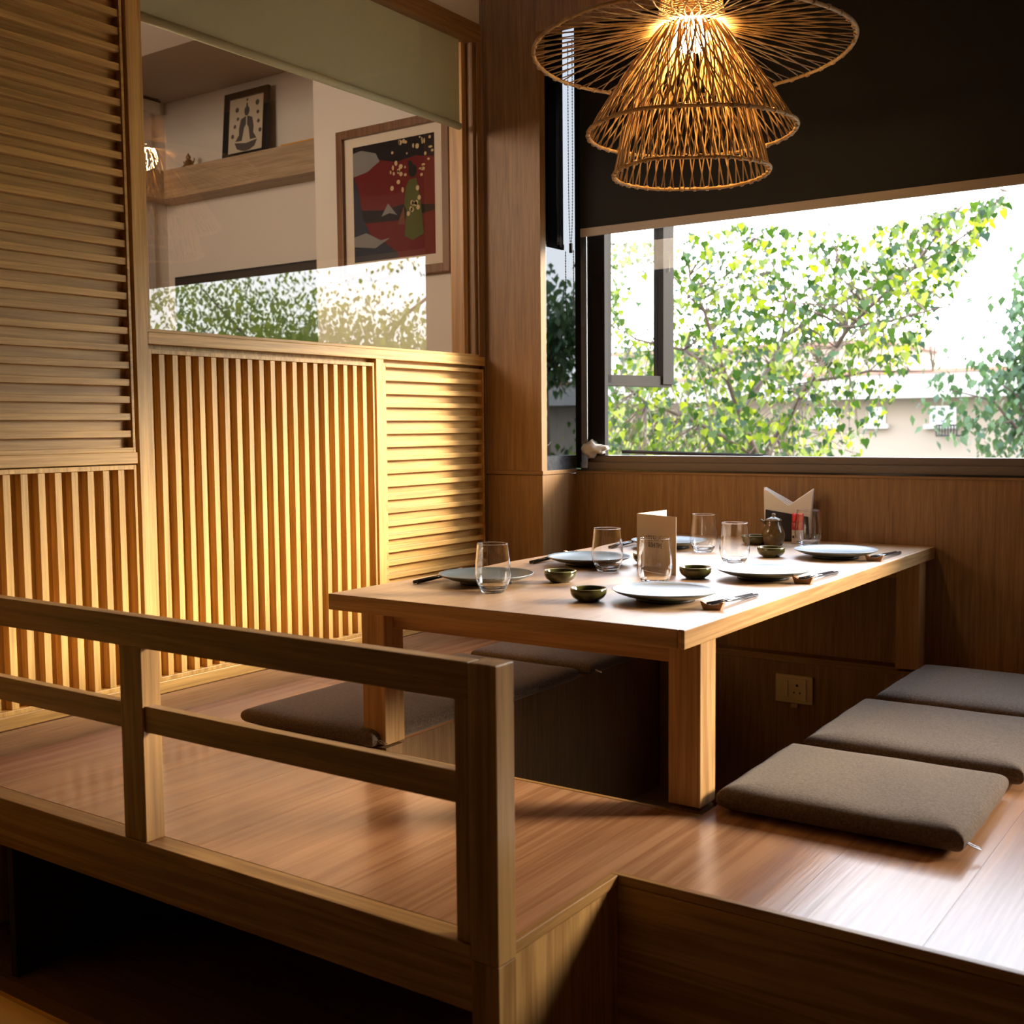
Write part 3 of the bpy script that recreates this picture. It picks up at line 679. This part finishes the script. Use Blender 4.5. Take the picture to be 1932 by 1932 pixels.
# ================================================================== BLINDS
bl = empty('roller_blind', (0, W-.055, 0)); tag(bl, 'large charcoal roller blind half lowered over the main window', 'blind')
bm = bmesh.new(); N = 24
for i in range(N):
    x0 = -2.200+(XR+.05+2.2)*i/N; x1 = -2.200+(XR+.05+2.2)*(i+1)/N
    y = lambda x: .0025*math.sin(x*2.1)
    vs = [bm.verts.new((x0, y(x0), 1.474)), bm.verts.new((x1, y(x1), 1.474)), bm.verts.new((x1, y(x1), 2.45)), bm.verts.new((x0, y(x0), 2.45))]
    bm.faces.new(vs)
bmesh.ops.remove_doubles(bm, verts=bm.verts, dist=1e-5); f0 = list(bm.faces); r_ = bmesh.ops.extrude_face_region(bm, geom=f0); bmesh.ops.translate(bm, verts=[v for v in r_['geom'] if isinstance(v, bmesh.types.BMVert)], vec=(0, .0012, 0))
obj('fabric', bm, M['blackblind'], bl)
bm = bmesh.new(); bx(bm, -2.198, XR+.05, -.004, .006, 1.446, 1.476); obj('hem_bar', bm, M['hem'], bl, bevel=.002)
bm = bmesh.new(); lathe(bm, [(0, 0), (.028, 0), (.028, 4.1), (0, 4.1)], 20)
bmesh.ops.rotate(bm, verts=bm.verts, cent=(0, 0, 0), matrix=Matrix.Rotation(math.pi/2, 3, 'Y')); bmesh.ops.translate(bm, verts=bm.verts, vec=(-2.18, 0, 2.47)); obj('roller_tube', bm, M['blackm'], bl, smooth=True)
ch = empty('bead_chain', (PX+.016, W-.05, 0)); tag(ch, 'black beaded blind chain hanging in a double loop in the window corner', 'chain')
def chain_path(x0, y0, w, ztop, zbot, n_=70, lean=0):
    pts = []
    for i in range(n_):
        t = i/(n_-1); z = ztop+(zbot-ztop)*t; pts.append((x0-w/2*(1-(t**8))+lean*t, y0, z))
    for i in range(n_):
        t = i/(n_-1); z = zbot+(ztop-zbot)*t; pts.append((x0+w/2*(1-((1-t)**8))+lean*(1-t), y0, z))
    return pts
bmB = bmesh.new(); cord = bmesh.new()
for (x0, w_, zt, zb, y) in ((0.0, .018, 2.15, 1.405, 0), (-.006, .034, 1.405, 1.135, .0)):
    pth = chain_path(x0, y, w_, zt, zb); tube(cord, pth, .0010, 4)
    acc = 0; prev = Vector(pth[0])
    for p in pth[1:]:
        p = Vector(p); acc += (p-prev).length
        while acc > .0065:
            acc -= .0065; bmesh.ops.create_icosphere(bmB, subdivisions=1, radius=.0027, matrix=Matrix.Translation(p))
        prev = p
o = obj('beads', bmB, M['blackm'], ch, smooth=True); o['kind'] = 'stuff'
obj('cord', cord, M['blackm'], ch)
bm = bmesh.new(); bx(bm, -.006, .006, -.004, .004, 1.395, 1.43); obj('chain_weight', bm, M['blackm'], ch, bevel=.002)

gb = empty('partition_blind', (XL-.036, 0, 0)); tag(gb, 'pale roller blind coloured with green tree light, half lowered behind the partition glass', 'blind')
m, n, l, b = mat('tree_tint_fabric'); b.inputs['Base Color'].default_value = (.60, .61, .40, 1); b.inputs['Roughness'].default_value = .8  # green of reflected trees and backlight put into the fabric colour
M['sage'] = m
bm = bmesh.new(); bx(bm, -.0012, 0, 1.945, 3.33, 1.850, 2.18); obj('fabric', bm, m, gb)
bm = bmesh.new()
tube(bm, [(0, 1.945, 1.838), (0, 3.33, 1.838)], .0125, 14); obj('hem_tube', bm, m, gb, smooth=True)

# ================================================================== ADJOINING ROOM
struct(box('wall_far', -5.2, -3.4, 4.0, 4.1, FLOORZ, 2.7, M['white']))
struct(box('wall_outer', -5.1, -5.0, -2.6, 4.1, FLOORZ, 2.7, M['white']))
struct(box('wall_pier', -3.575, -2.72, 3.65, 4.0, FLOORZ, 2.7, M['white']))
struct(box('ceiling_adjoining', -5.1, XL-.07, -2.6, 4.1, 2.47, 2.62, M['ceil']))
struct(box('trim_2', -5.0, XL-.07, 1.6, 3.0, 2.25, 2.47, M['white']))
shf = empty('display_shelf', (0, 0, 0)); tag(shf, 'thick oak floating shelf wrapping the corner of the adjoining room', 'shelf')
gw = wood('weathered_oak', (.36, .26, .17, 1), (.25, .17, .10, 1), 'X', rough=.5)
box('shelf_board', -4.845, -3.576, 3.86, 3.999, 1.938, 2.082, gw, shf, .002)
box('shelf_return', -4.948, -4.846, 2.9, 3.999, 1.938, 2.082, gw, shf, .002)
tv = empty('television', (-4.35, 3.985, 1.20)); tag(tv, 'large black television hanging under the oak shelf', 'television')
bm = bmesh.new(); bx(bm, -.52, .76, -.055, 0, -.42, .355); obj('casing', bm, M['blackm'], tv, bevel=.004)
bm = bmesh.new(); bx(bm, -.50, .74, -.058, -.0555, -.40, .300); obj('screen', bm, M['black'], tv)
# leaning framed print
fp = empty('leaning_print', (-4.315, 3.935, 2.083)); tag(fp, 'small black-framed print of a seated meditating figure leaning on the shelf', 'picture')
fp.rotation_euler = (math.radians(-5), 0, 0)
bm = bmesh.new()
for a in ((-.155, -.125, 0, .33), (.125, .155, 0, .33), (-.125, .125, 0, .03), (-.125, .125, .30, .33)): bx(bm, a[0], a[1], -.018, 0, a[2], a[3])
obj('frame', bm, M['paint_black'], fp, bevel=.001)
box('paper', -.125, .125, -.006, -.003, .03, .30, plain('cream_paper', (.50, .43, .33, 1), .8), fp)
def disc(bm, x, z, rx, rz, y=-.0068, n_=20):
    vs = [bm.verts.new((x+rx*math.cos(2*math.pi*k/n_), y, z+rz*math.sin(2*math.pi*k/n_))) for k in range(n_)]; bm.faces.new(vs[::-1])
grey = plain('print_grey', (.075, .062, .062, 1), .8)
bm = bmesh.new()
disc(bm, 0, .232, .018, .024); disc(bm, 0, .262, .006, .010)
def flat(bm, pts, y=-.0068): bm.faces.new([bm.verts.new((x, y, z)) for x, z in pts][::-1])
flat(bm, [(-.012, .205), (-.040, .196), (-.052, .150), (-.050, .120), (-.075, .090), (-.030, .088), (-.024, .110), (-.016, .150), (-.004, .165), (-.004, .207)])
flat(bm, [(.004, .207), (.004, .165), (.016, .150), (.024, .110), (.030, .088), (.075, .090), (.050, .120), (.052, .150), (.040, .196), (.012, .205)])
flat(bm, [(-.080, .084), (-.062, .052), (-.030, .040), (0, .036), (.030, .040), (.062, .052), (.080, .084), (.0, .074)])
for x, z, r in ((-.07, .245, .013), (.072, .262, .014), (-.062, .20, .009), (-.082, .165, .010), (.078, .215, .010), (.084, .170, .010), (-.096, .118, .011), (.098, .125, .011), (0, .286, .007)): disc(bm, x, z, r, r, n_=9)
obj('printed_figure', bm, grey, fp)
# figurine
fg = empty('figurine', (-4.70, 3.905, 2.083)); tag(fg, 'tiny bronze seated figurine on the left end of the shelf', 'figurine')
brz = plain('aged_bronze', (.30, .17, .08, 1), .3, .8)
bm = bmesh.new(); lathe(bm, [(0, 0), (.034, 0), (.036, .006), (.028, .012), (.022, .020), (.020, .034), (.012, .042), (0, .044)], 24); obj('body', bm, brz, fg, smooth=True)
bm = bmesh.new(); bmesh.ops.create_icosphere(bm, subdivisions=2, radius=.013, matrix=Matrix.Translation((-.004, 0, .055))); lathe(bm, [(.008, .062), (.004, .070), (0, .078)], 10, -.004, 0); obj('head', bm, brz, fg, smooth=True)
bm = bmesh.new(); tube(bm, [(.016, 0, .034), (.032, -.002, .022), (.044, -.004, .030), (.046, -.004, .044)], .005, 8, .003); tube(bm, [(-.014, 0, .034), (-.030, -.004, .024), (-.036, -.006, .036)], .005, 8, .003); obj('arms', bm, brz, fg, smooth=True)
o = box('table_runner', -4.02, -3.60, 3.88, 3.99, 2.083, 2.094, plain('saffron_cloth', (.55, .26, .03, 1), .7)); tag(o, 'folded saffron cloth lying on the right end of the shelf', 'cloth')
# white blind of the adjoining room
ab = empty('white_roller_blind', (-4.985, 0, 0)); tag(ab, 'white roller blind on the left wall of the adjoining room', 'blind')
box('head_box', -.012, .03, 2.6, 3.94, 2.40, 2.455, M['white'], ab); box('fabric', 0, .004, 2.62, 3.90, 1.25, 2.40, plain('white_fabric', (.5, .45, .42, 1), .8), ab)
bm = bmesh.new(); bx(bm, -.012, .035, 2.6, 3.94, 2.455, 2.462); obj('top_track', bm, M['blackm'], ab)

# large framed print (generic stand-in)
bp_ = empty('framed_poster', (-3.118, 3.646, 1.694)); tag(bp_, 'large brown-framed red print of a robed woman under blossom on the pier wall', 'picture')
fw_ = wood('walnut_frame', (.17, .075, .03, 1), (.085, .035, .014, 1), 'Z', rough=.35)
bm = bmesh.new(); a, c, f_ = .300, .312, .034
bx(bm, -a, -a+f_, -.030, 0, -c, c); bx(bm, a-f_, a, -.030, 0, -c, c); bx(bm, -a+f_, a-f_, -.030, 0, c-f_, c); bx(bm, -a+f_, a-f_, -.030, 0, -c, -c+f_)
obj('frame', bm, fw_, bp_, bevel=.002)
box('mat_board', -a+f_, a-f_, -.012, -.008, -c+f_, c-f_, plain('cream_mat', (.60, .52, .43, 1), .8), bp_)
def art(name, col, shapes, y):
    bm = bmesh.new()
    for s in shapes:
        if s[0] == 'd': disc(bm, s[1], s[2], s[3], s[4], y, 12)
        else: flat(bm, s, y)
    return obj(name, bm, plain(name, col, .9, spec=.1), bp_)
X0, X1, Z0, Z1 = -.218, .218, -.235, .240
art('red_field', (.12, .010, .012, 1), [[(X0, Z0), (X1, Z0), (X1, Z1), (X0, Z1)]], -.0125)
art('night_sky', (.012, .009, .012, 1), [[(X0, .165), (-.10, .178), (.02, .150), (.12, .163), (X1, .148), (X1, Z1), (X0, Z1)], [(X0, -.02), (-.05, -.035), (.05, -.022), (X1, -.040), (X1, -.062), (.03, -.085), (X0, -.075)]], -.0129)
art('dark_hills', (.020, .026, .045, 1), [[(X0, Z0), (X1*.1, Z0), (.02, -.215), (-.05, -.165), (-.12, -.14), (-.17, -.05), (-.19, .06), (X0, .13)]], -.0133)
art('pale_mist', (.19, .185, .18, 1), [[(X0, .215), (-.17, .222), (-.09, .20), (-.07, .165), (-.11, .145), (-.14, .130), (X0, .118)], [(X0, -.13), (-.15, -.118), (-.07, -.155), (-.02, -.150), (-.10, -.185), (X0, -.17)], [(-.065, -.060), (-.028, -.010), (.020, -.062), (-.02, -.05)]], -.0137)
art('green_robe', (.075, .085, .02, 1), [[(.085, .070), (.125, .075), (.145, -.02), (.160, -.15), (.100, -.172), (.058, -.150), (.072, -.05), (.058, -.025), (.070, .045)]], -.0141)
art('sash_brown', (.14, .05, .025, 1), [[(.058, -.03), (.022, -.10), (.062, -.105)]], -.0145)
art('hair', (.010, .012, .010, 1), [('d', .105, .105, .022, .026), ('d', .092, .135, .011, .012)], -.0145)
rb = random.Random(5); bl_ = []
for k in range(40):
    bl_.append(('d', rb.uniform(.0, .212) if k < 26 else rb.uniform(-.02, .16), rb.uniform(.10, .232) if k < 26 else rb.uniform(.02, .12), rb.uniform(.004, .011), rb.uniform(.004, .011)))
for k in range(9): bl_.append(('d', rb.uniform(.08, .14), rb.uniform(-.14, .0), .009, .010))
art('blossoms', (.48, .36, .20, 1), [s for s in bl_ if not (.075 < s[1] < .135 and .08 < s[2] < .15)], -.0149)
box('glazing', -a+f_, a-f_, -.0185, -.017, -c+f_, c-f_, M['pane'], bp_)
# cable at the top of the partition
bm = bmesh.new()
tube(bm, [(XL+.004, 2.98+.03*math.cos(t/5), 2.33-.09*math.sin(t/5.2)) for t in range(17)], .0025, 6)
tube(bm, [(XL+.004, 3.10+.05*math.cos(t/5), 2.36-.13*math.sin(t/5.2)) for t in range(17)], .0025, 6)
tag(obj('cable_loop', bm, plain('white_cable', (.35, .30, .24, 1), .5), smooth=True), 'thin white cable looped on the wall above the partition head rail', 'cable')

# plastic wrap on the window corner
bm = bmesh.new(); bmesh.ops.create_icosphere(bm, subdivisions=3, radius=1); rb = random.Random(3)
for v in bm.verts:
    nrm = v.co.normalized(); k = 1+.18*math.sin(7*nrm.x+3*nrm.z)+.12*math.sin(11*nrm.y+5*nrm.x)
    v.co = Vector((nrm.x*.052*k, nrm.y*.020*k, nrm.z*.024*k*(1.3 if nrm.x < 0 else .8)))
o = obj('crumpled_wrap', bm, plain('white_plastic', (.75, .72, .68, 1), .3), smooth=True); o.location = (-2.176, W+.002, .679); tag(o, 'crumpled white plastic stuffed in the lower left window corner', 'plastic wrap')
# dried stalk stuck on the casement
bm = bmesh.new(); rb = random.Random(9)
for k in range(9):
    a = Vector((0, 0, 0)); pts = [a]; d_ = Vector((rb.uniform(-.5, .5), rb.uniform(-.2, .2), rb.uniform(-1, .9)))
    for j in range(5): pts.append(pts[-1]+d_*.012+Vector((rb.uniform(-.004, .004),)*3)); d_ += Vector((rb.uniform(-.3, .3), 0, -.25))
    tube(bm, pts, .0011, 4)
o = obj('dry_stalks', bm, plain('dry_grass', (.30, .32, .22, 1), .8)); o.location = (-2.105, W+.085+.35, 1.44); tag(o, 'tuft of dry stalks caught on the open casement', 'dry grass')

# ================================================================== OUTSIDE
GZ = -3.4
struct(box('ground', -60, 60, 4.6, 120, GZ-.1, GZ, plain('dusty_ground', (.20, .19, .15, 1), .9, noise=.3, nscale=.3)))
# leaves ------------------------------------------------------------
def leaf_mat(name, c1, c2, trans=.5, mid=None):
    m = bpy.data.materials.new(name); m.use_nodes = True; n = m.node_tree.nodes; l = m.node_tree.links; n.clear()
    o = n.new('ShaderNodeOutputMaterial'); d = n.new('ShaderNodeBsdfPrincipled'); t = n.new('ShaderNodeBsdfTranslucent'); mx = n.new('ShaderNodeMixShader')
    mx.inputs[0].default_value = trans; d.inputs['Roughness'].default_value = .42
    geo = n.new('ShaderNodeNewGeometry'); oi = n.new('ShaderNodeObjectInfo'); ad = n.new('ShaderNodeMath'); ad.operation = 'ADD'; fr = n.new('ShaderNodeMath'); fr.operation = 'FRACT'
    l.new(geo.outputs['Random Per Island'], ad.inputs[0]); l.new(oi.outputs['Random'], ad.inputs[1]); l.new(ad.outputs[0], fr.inputs[0])
    cr = n.new('ShaderNodeValToRGB'); cr.color_ramp.elements[0].color = c1; cr.color_ramp.elements[1].color = c2
    if mid: q = cr.color_ramp.elements.new(.55); q.color = mid
    l.new(fr.outputs[0], cr.inputs[0])
    l.new(cr.outputs[0], d.inputs['Base Color'])
    hs = n.new('ShaderNodeHueSaturation'); hs.inputs['Value'].default_value = 1.5; hs.inputs['Saturation'].default_value = 1.15; l.new(cr.outputs[0], hs.inputs['Color']); l.new(hs.outputs[0], t.inputs[0])
    l.new(d.outputs[0], mx.inputs[1]); l.new(t.outputs[0], mx.inputs[2]); l.new(mx.outputs[0], o.inputs[0])
    return m
M['leaf'] = leaf_mat('heart_leaf', (.010, .030, .005, 1), (.26, .29, .035, 1), .45, (.045, .085, .012, 1))
M['leafd'] = leaf_mat('dark_leaf', (.035, .07, .03, 1), (.10, .16, .06, 1), .35)
M['leafa'] = leaf_mat('fine_leaf', (.10, .17, .03, 1), (.35, .38, .08, 1), .5)
M['bark'] = plain('grey_bark', (.09, .06, .042, 1), .85, noise=.3, nscale=12)
HEART = [(0, 0, 0), (.30, -.10, .03), (.50, .12, .06), (.42, .42, .05), (.18, .75, .01), (0, 1.12, -.06), (-.18, .75, .01), (-.42, .42, .05), (-.50, .12, .06), (-.30, -.10, .03), (0, .45, -.03)]
def leaf_matrix(p, s, rr, droop=.9):
    q = Matrix.Rotation(rr.uniform(0, 6.28), 4, 'Z') @ Matrix.Rotation(-rr.uniform(.1, droop)-.5, 4, 'X') @ Matrix.Rotation(rr.uniform(-.8, .8), 4, 'Y')
    return Matrix.Translation(p) @ q @ Matrix.Diagonal((s, s, s, 1))
def add_leaf(bm, mtx):
    vs = [bm.verts.new(mtx @ Vector(c)) for c in HEART]; c = vs[10]
    for i in range(10): bm.faces.new((vs[i], vs[(i+1) % 10], c))
def add_small(bm, mtx):
    vs = [bm.verts.new(mtx @ Vector(c)) for c in ((0, 0, 0), (.32, .4, .05), (0, 1, 0), (-.32, .4, .05))]; bm.faces.new(vs)
def ray(x, y, Y):       # view direction helper used only to lay out the garden in depth
    v = rt2*((x-966)/FPX)-up2*((y-966)/FPX)+fw; k = Y/v.y
    return Vector((0, 0, CAMZ))+v*k
tree = empty('bodhi_tree', (0, 0, 0)); tag(tree, 'leafy tree with heart-shaped leaves filling the main window', 'tree')
rb = random.Random(11); TS = 1.85     # the crown stands about 11 to 15 m away
def limb(pts, r0, r1, name='branch'):
    bm = bmesh.new(); P = [ray(p[0], p[1], p[2]*TS) for p in pts]; Q = []; r0 *= TS*.8; r1 *= TS*.8
    for a, b3 in zip(P, P[1:]):
        for k in range(3): Q.append(a.lerp(b3, k/3)+Vector([rb.uniform(-.012, .012) for _ in range(3)])*(1 if k else 0))
    Q.append(P[-1]); tube(bm, Q, r0, 7, r1); obj(name, bm, M['bark'], tree, smooth=True); return Q
skel = []
base = ray(1425, 1000, 6.9*TS); bm = bmesh.new(); tube(bm, [(base.x+.1, 6.9*TS, GZ), (base.x+.05, 6.9*TS, -2.2), tuple(base), tuple(ray(1430, 865, 6.9*TS))], .18, 9, .09); obj('trunk', bm, M['bark'], tree, smooth=True)
for pts, a, b3 in (([(1430, 865, 6.9), (1400, 790, 6.8), (1372, 715, 6.6), (1330, 590, 6.4), (1300, 520, 6.3)], .030, .008),
                  ([(1397, 790, 6.8), (1440, 715, 7.0), (1478, 635, 7.2), (1570, 580, 7.4), (1700, 515, 7.5), (1830, 470, 7.6)], .032, .007),
                  ([(1440, 870, 6.9), (1478, 805, 6.7), (1530, 720, 6.5), (1600, 620, 6.4), (1720, 510, 6.3), (1800, 400, 6.2)], .030, .006),
                  ([(1372, 715, 6.6), (1290, 660, 6.2), (1200, 640, 6.0), (1130, 600, 5.9)], .016, .005),
                  ([(1430, 862, 6.9), (1320, 800, 6.6), (1220, 760, 6.3), (1140, 700, 6.1)], .022, .006),
                  ([(1478, 635, 7.2), (1480, 540, 7.3), (1430, 450, 7.4)], .014, .005),
                  ([(1570, 580, 7.4), (1580, 480, 7.5), (1560, 415, 7.5)], .012, .004),
                  ([(1530, 720, 6.5), (1640, 700, 6.6), (1760, 700, 6.8)], .014, .005),
                  ([(1600, 620, 6.4), (1700, 600, 6.3), (1840, 560, 6.3)], .012, .004),
                  ([(1330, 590, 6.4), (1250, 500, 6.2), (1160, 460, 6.0)], .008, .003),
                  ([(1720, 510, 6.3), (1840, 430, 6.2), (1900, 360, 6.1)], .009, .003)):
    skel += limb(pts, a, b3)
pts = []
def inside(x, y):
    top = 455 if x < 1290 else (415+abs(x-1420)*.15 if x < 1640 else 430-(x-1640)*.25)
    right = 1880-(y-400)*.55 if y > 400 else 1900
    if y < top or x > right: return 0
    d = .3
    if x < 1290: d = .8
    if y > 640 and x < 1560: d = 1.25
    elif 520 < y < 700 and 1280 < x < 1750: d = 1.15
    elif y > 720: d = .45
    if 1180 < x < 1250 and 500 < y < 640: d = .06
    if x > 1640 and y < 560: d = 1.4
    if 1300 < x < 1660 and y < 520: d = .75
    return d
while len(pts) < 7000:
    x, y = rb.uniform(1090, 1930), rb.uniform(355, 1010)
    cl = .5+.5*math.sin(x*.052+2*math.sin(y*.031))*math.sin(y*.057+1.3*math.sin(x*.023))
    if rb.random() < inside(x, y)*(.25+.95*cl): pts.append((ray(x, y, rb.uniform(5.6, 8.2)*TS), rb.uniform(.045, .100)))
pts.sort(key=lambda q: -q[1]/(q[0]-Vector((0, 0, CAMZ))).length)
proto = None; stuffbm = bmesh.new()
for i, (p, s) in enumerate(pts):
    mx_ = leaf_matrix(p, s, rb)
    if i < 290:
        if proto is None:
            bm = bmesh.new(); add_leaf(bm, Matrix.Identity(4)); proto = obj('leaf', bm, M['leaf'], tree); proto.matrix_local = mx_
        else:
            c = proto.copy(); COL.objects.link(c); c.parent = tree; c.matrix_local = mx_
    else: add_leaf(stuffbm, mx_)
o = obj('foliage', stuffbm, M['leaf'], tree); o['kind'] = 'stuff'
# twigs
bm = bmesh.new()
for p, s in pts[::9]:
    q = min(skel, key=lambda k: (k-p).length)
    if (q-p).length < 1.5: tube(bm, [q, q.lerp(p, .5)+Vector((0, 0, .08)), p], .008, 4, .003)
o = obj('twigs', bm, M['bark'], tree); o['kind'] = 'stuff'

def blob_tree(name, label, centre, rad, n_, ls, mt, seed, trunk=.12, small=True, mult=1):
    t_ = empty(name, (0, 0, 0)); tag(t_, label, 'tree'); rr = random.Random(seed); cx, cy, cz = centre
    bm = bmesh.new(); tube(bm, [(cx, cy, GZ), (cx+.1, cy, (GZ+cz)/2), (cx, cy, cz)], trunk, 8, trunk*.5)
    cl = [Vector((cx+rr.gauss(0, rad[0]*.5), cy+rr.gauss(0, rad[1]*.5), cz+rr.gauss(0, rad[2]*.45))) for _ in range(26)]
    for c in cl: tube(bm, [(cx, cy, cz-rad[2]*.6), Vector((cx, cy, cz)).lerp(c, .5)+Vector((0, 0, -.1*rad[2])), c], trunk*.28, 5, trunk*.06)
    obj('trunk', bm, M['bark'], t_, smooth=True)
    bm = bmesh.new()
    for i in range(n_):
        c = cl[rr.randrange(len(cl))]; p = c+Vector((rr.gauss(0, rad[0]*.24), rr.gauss(0, rad[1]*.24), rr.gauss(0, rad[2]*.20)))
        (add_small if small else add_leaf)(bm, leaf_matrix(p, ls*rr.uniform(.6, 1.3), rr))
    o = obj('foliage', bm, mt, t_); o['kind'] = 'stuff'
    return t_
blob_tree('dark_tree', 'dark green tree at the far right behind the building', (-3.6, 20.0, 1.3), (.85, 1.0, 1.8), 2600, .17, M['leafd'], 21)
blob_tree('round_tree', 'dark rounded tree seen through the side window', (-13.8, 21.0, 2.7), (1.3, 1.0, 1.2), 2200, .2, M['leafd'], 31)
blob_tree('garden_tree', 'bright bushy tree low behind the open casement', (-9.6, 18.5, .0), (2.2, 1.2, 1.2), 5000, .15, M['leaf'], 22)
blob_tree('fine_leaved_tree', 'fine-leaved tree outside to the right, seen mirrored in the partition glass', (8.6, 13.5, 1.7), (5.6, 1.5, 2.0), 26000, .10, M['leafa'], 23, trunk=.2)
# building ------------------------------------------------------------
bld = empty('apartment_building', (0, 0, 0)); tag(bld, 'pale two-storey building with flat roof seen through the foliage', 'building')
BY = 26.0
stucco = plain('cream_stucco', (.36, .29, .23, 1), .9, noise=.06, nscale=.6); stw = plain('white_stucco', (.50, .46, .42, 1), .9)
p0 = ray(1100, 770, BY); p1 = ray(2150, 860, BY); zr = ray(1700, 752, BY).z; ztop = ray(1800, 700, BY).z
box('main_block', p0.x-12, p1.x+3, BY, BY+10, GZ, zr, stucco, bld)
box('eave_slab', p0.x-12.3, p1.x+3.3, BY-.7, BY+10, zr, zr+.35, stw, bld)
box('parapet', p0.x-12, p1.x+3, BY+.3, BY+.5, zr+.35, ztop, stw, bld)
box('coping', p0.x-12, p1.x+3, BY+.2, BY+.6, ztop, ztop+.08, plain('terracotta', (.38, .18, .12, 1), .8), bld)
a_, b_ = ray(1200, 700, BY+4), ray(1690, 652, BY+4)
box('stair_tower', a_.x, b_.x, BY+3, BY+8, ztop, b_.z, stucco, bld); box('tower_coping', a_.x-.2, b_.x+.2, BY+2.8, BY+8, b_.z, b_.z+.12, plain('brown_coping', (.30, .16, .12, 1), .8), bld)
wf = plain('pale_window_frame', (.8, .8, .8, 1), .5); wg = plain('dim_window', (.20, .24, .28, 1), .15)
def bwin(x0, x1, y0, y1):
    A_ = ray(x0, y0, BY-.05); B_ = ray(x1, y1, BY-.05)
    f = box('window', A_.x, B_.x, BY-.06, BY-.01, B_.z, A_.z, wf, bld)
    nn = 3; ww_ = (B_.x-A_.x)/nn; bm = bmesh.new()
    for k in range(nn):
        for j in range(3):
            h_ = (A_.z-B_.z)/3; bx(bm, A_.x+ww_*k+.05, A_.x+ww_*(k+1)-.05, BY-.075, BY-.062, B_.z+h_*j+.04, B_.z+h_*(j+1)-.04)
    obj('panes', bm, wg, f); box('sill', A_.x-.1, B_.x+.1, BY-.2, BY-.01, B_.z-.1, B_.z, stw, f)
bwin(1755, 1803, 766, 800); bwin(1540, 1580, 768, 800); bwin(1300, 1340, 770, 800); bwin(1640, 1670, 768, 800)
c0 = ray(1768, 802, BY-.4); c1 = ray(1806, 822, BY-.4); bm = bmesh.new()
for k in range(8):
    x = c0.x+(c1.x-c0.x)*k/7; tube(bm, [(x, BY-.45, c1.z), (x, BY-.45, c0.z)], .018, 4)
for z in (c0.z, c1.z): tube(bm, [(c0.x, BY-.45, z), (c1.x, BY-.45, z)], .025, 4); tube(bm, [(c0.x, BY-.45, z), (c0.x, BY, z)], .025, 4); tube(bm, [(c1.x, BY-.45, z), (c1.x, BY, z)], .025, 4)
obj('window_grille', bm, M['blackm'], bld)
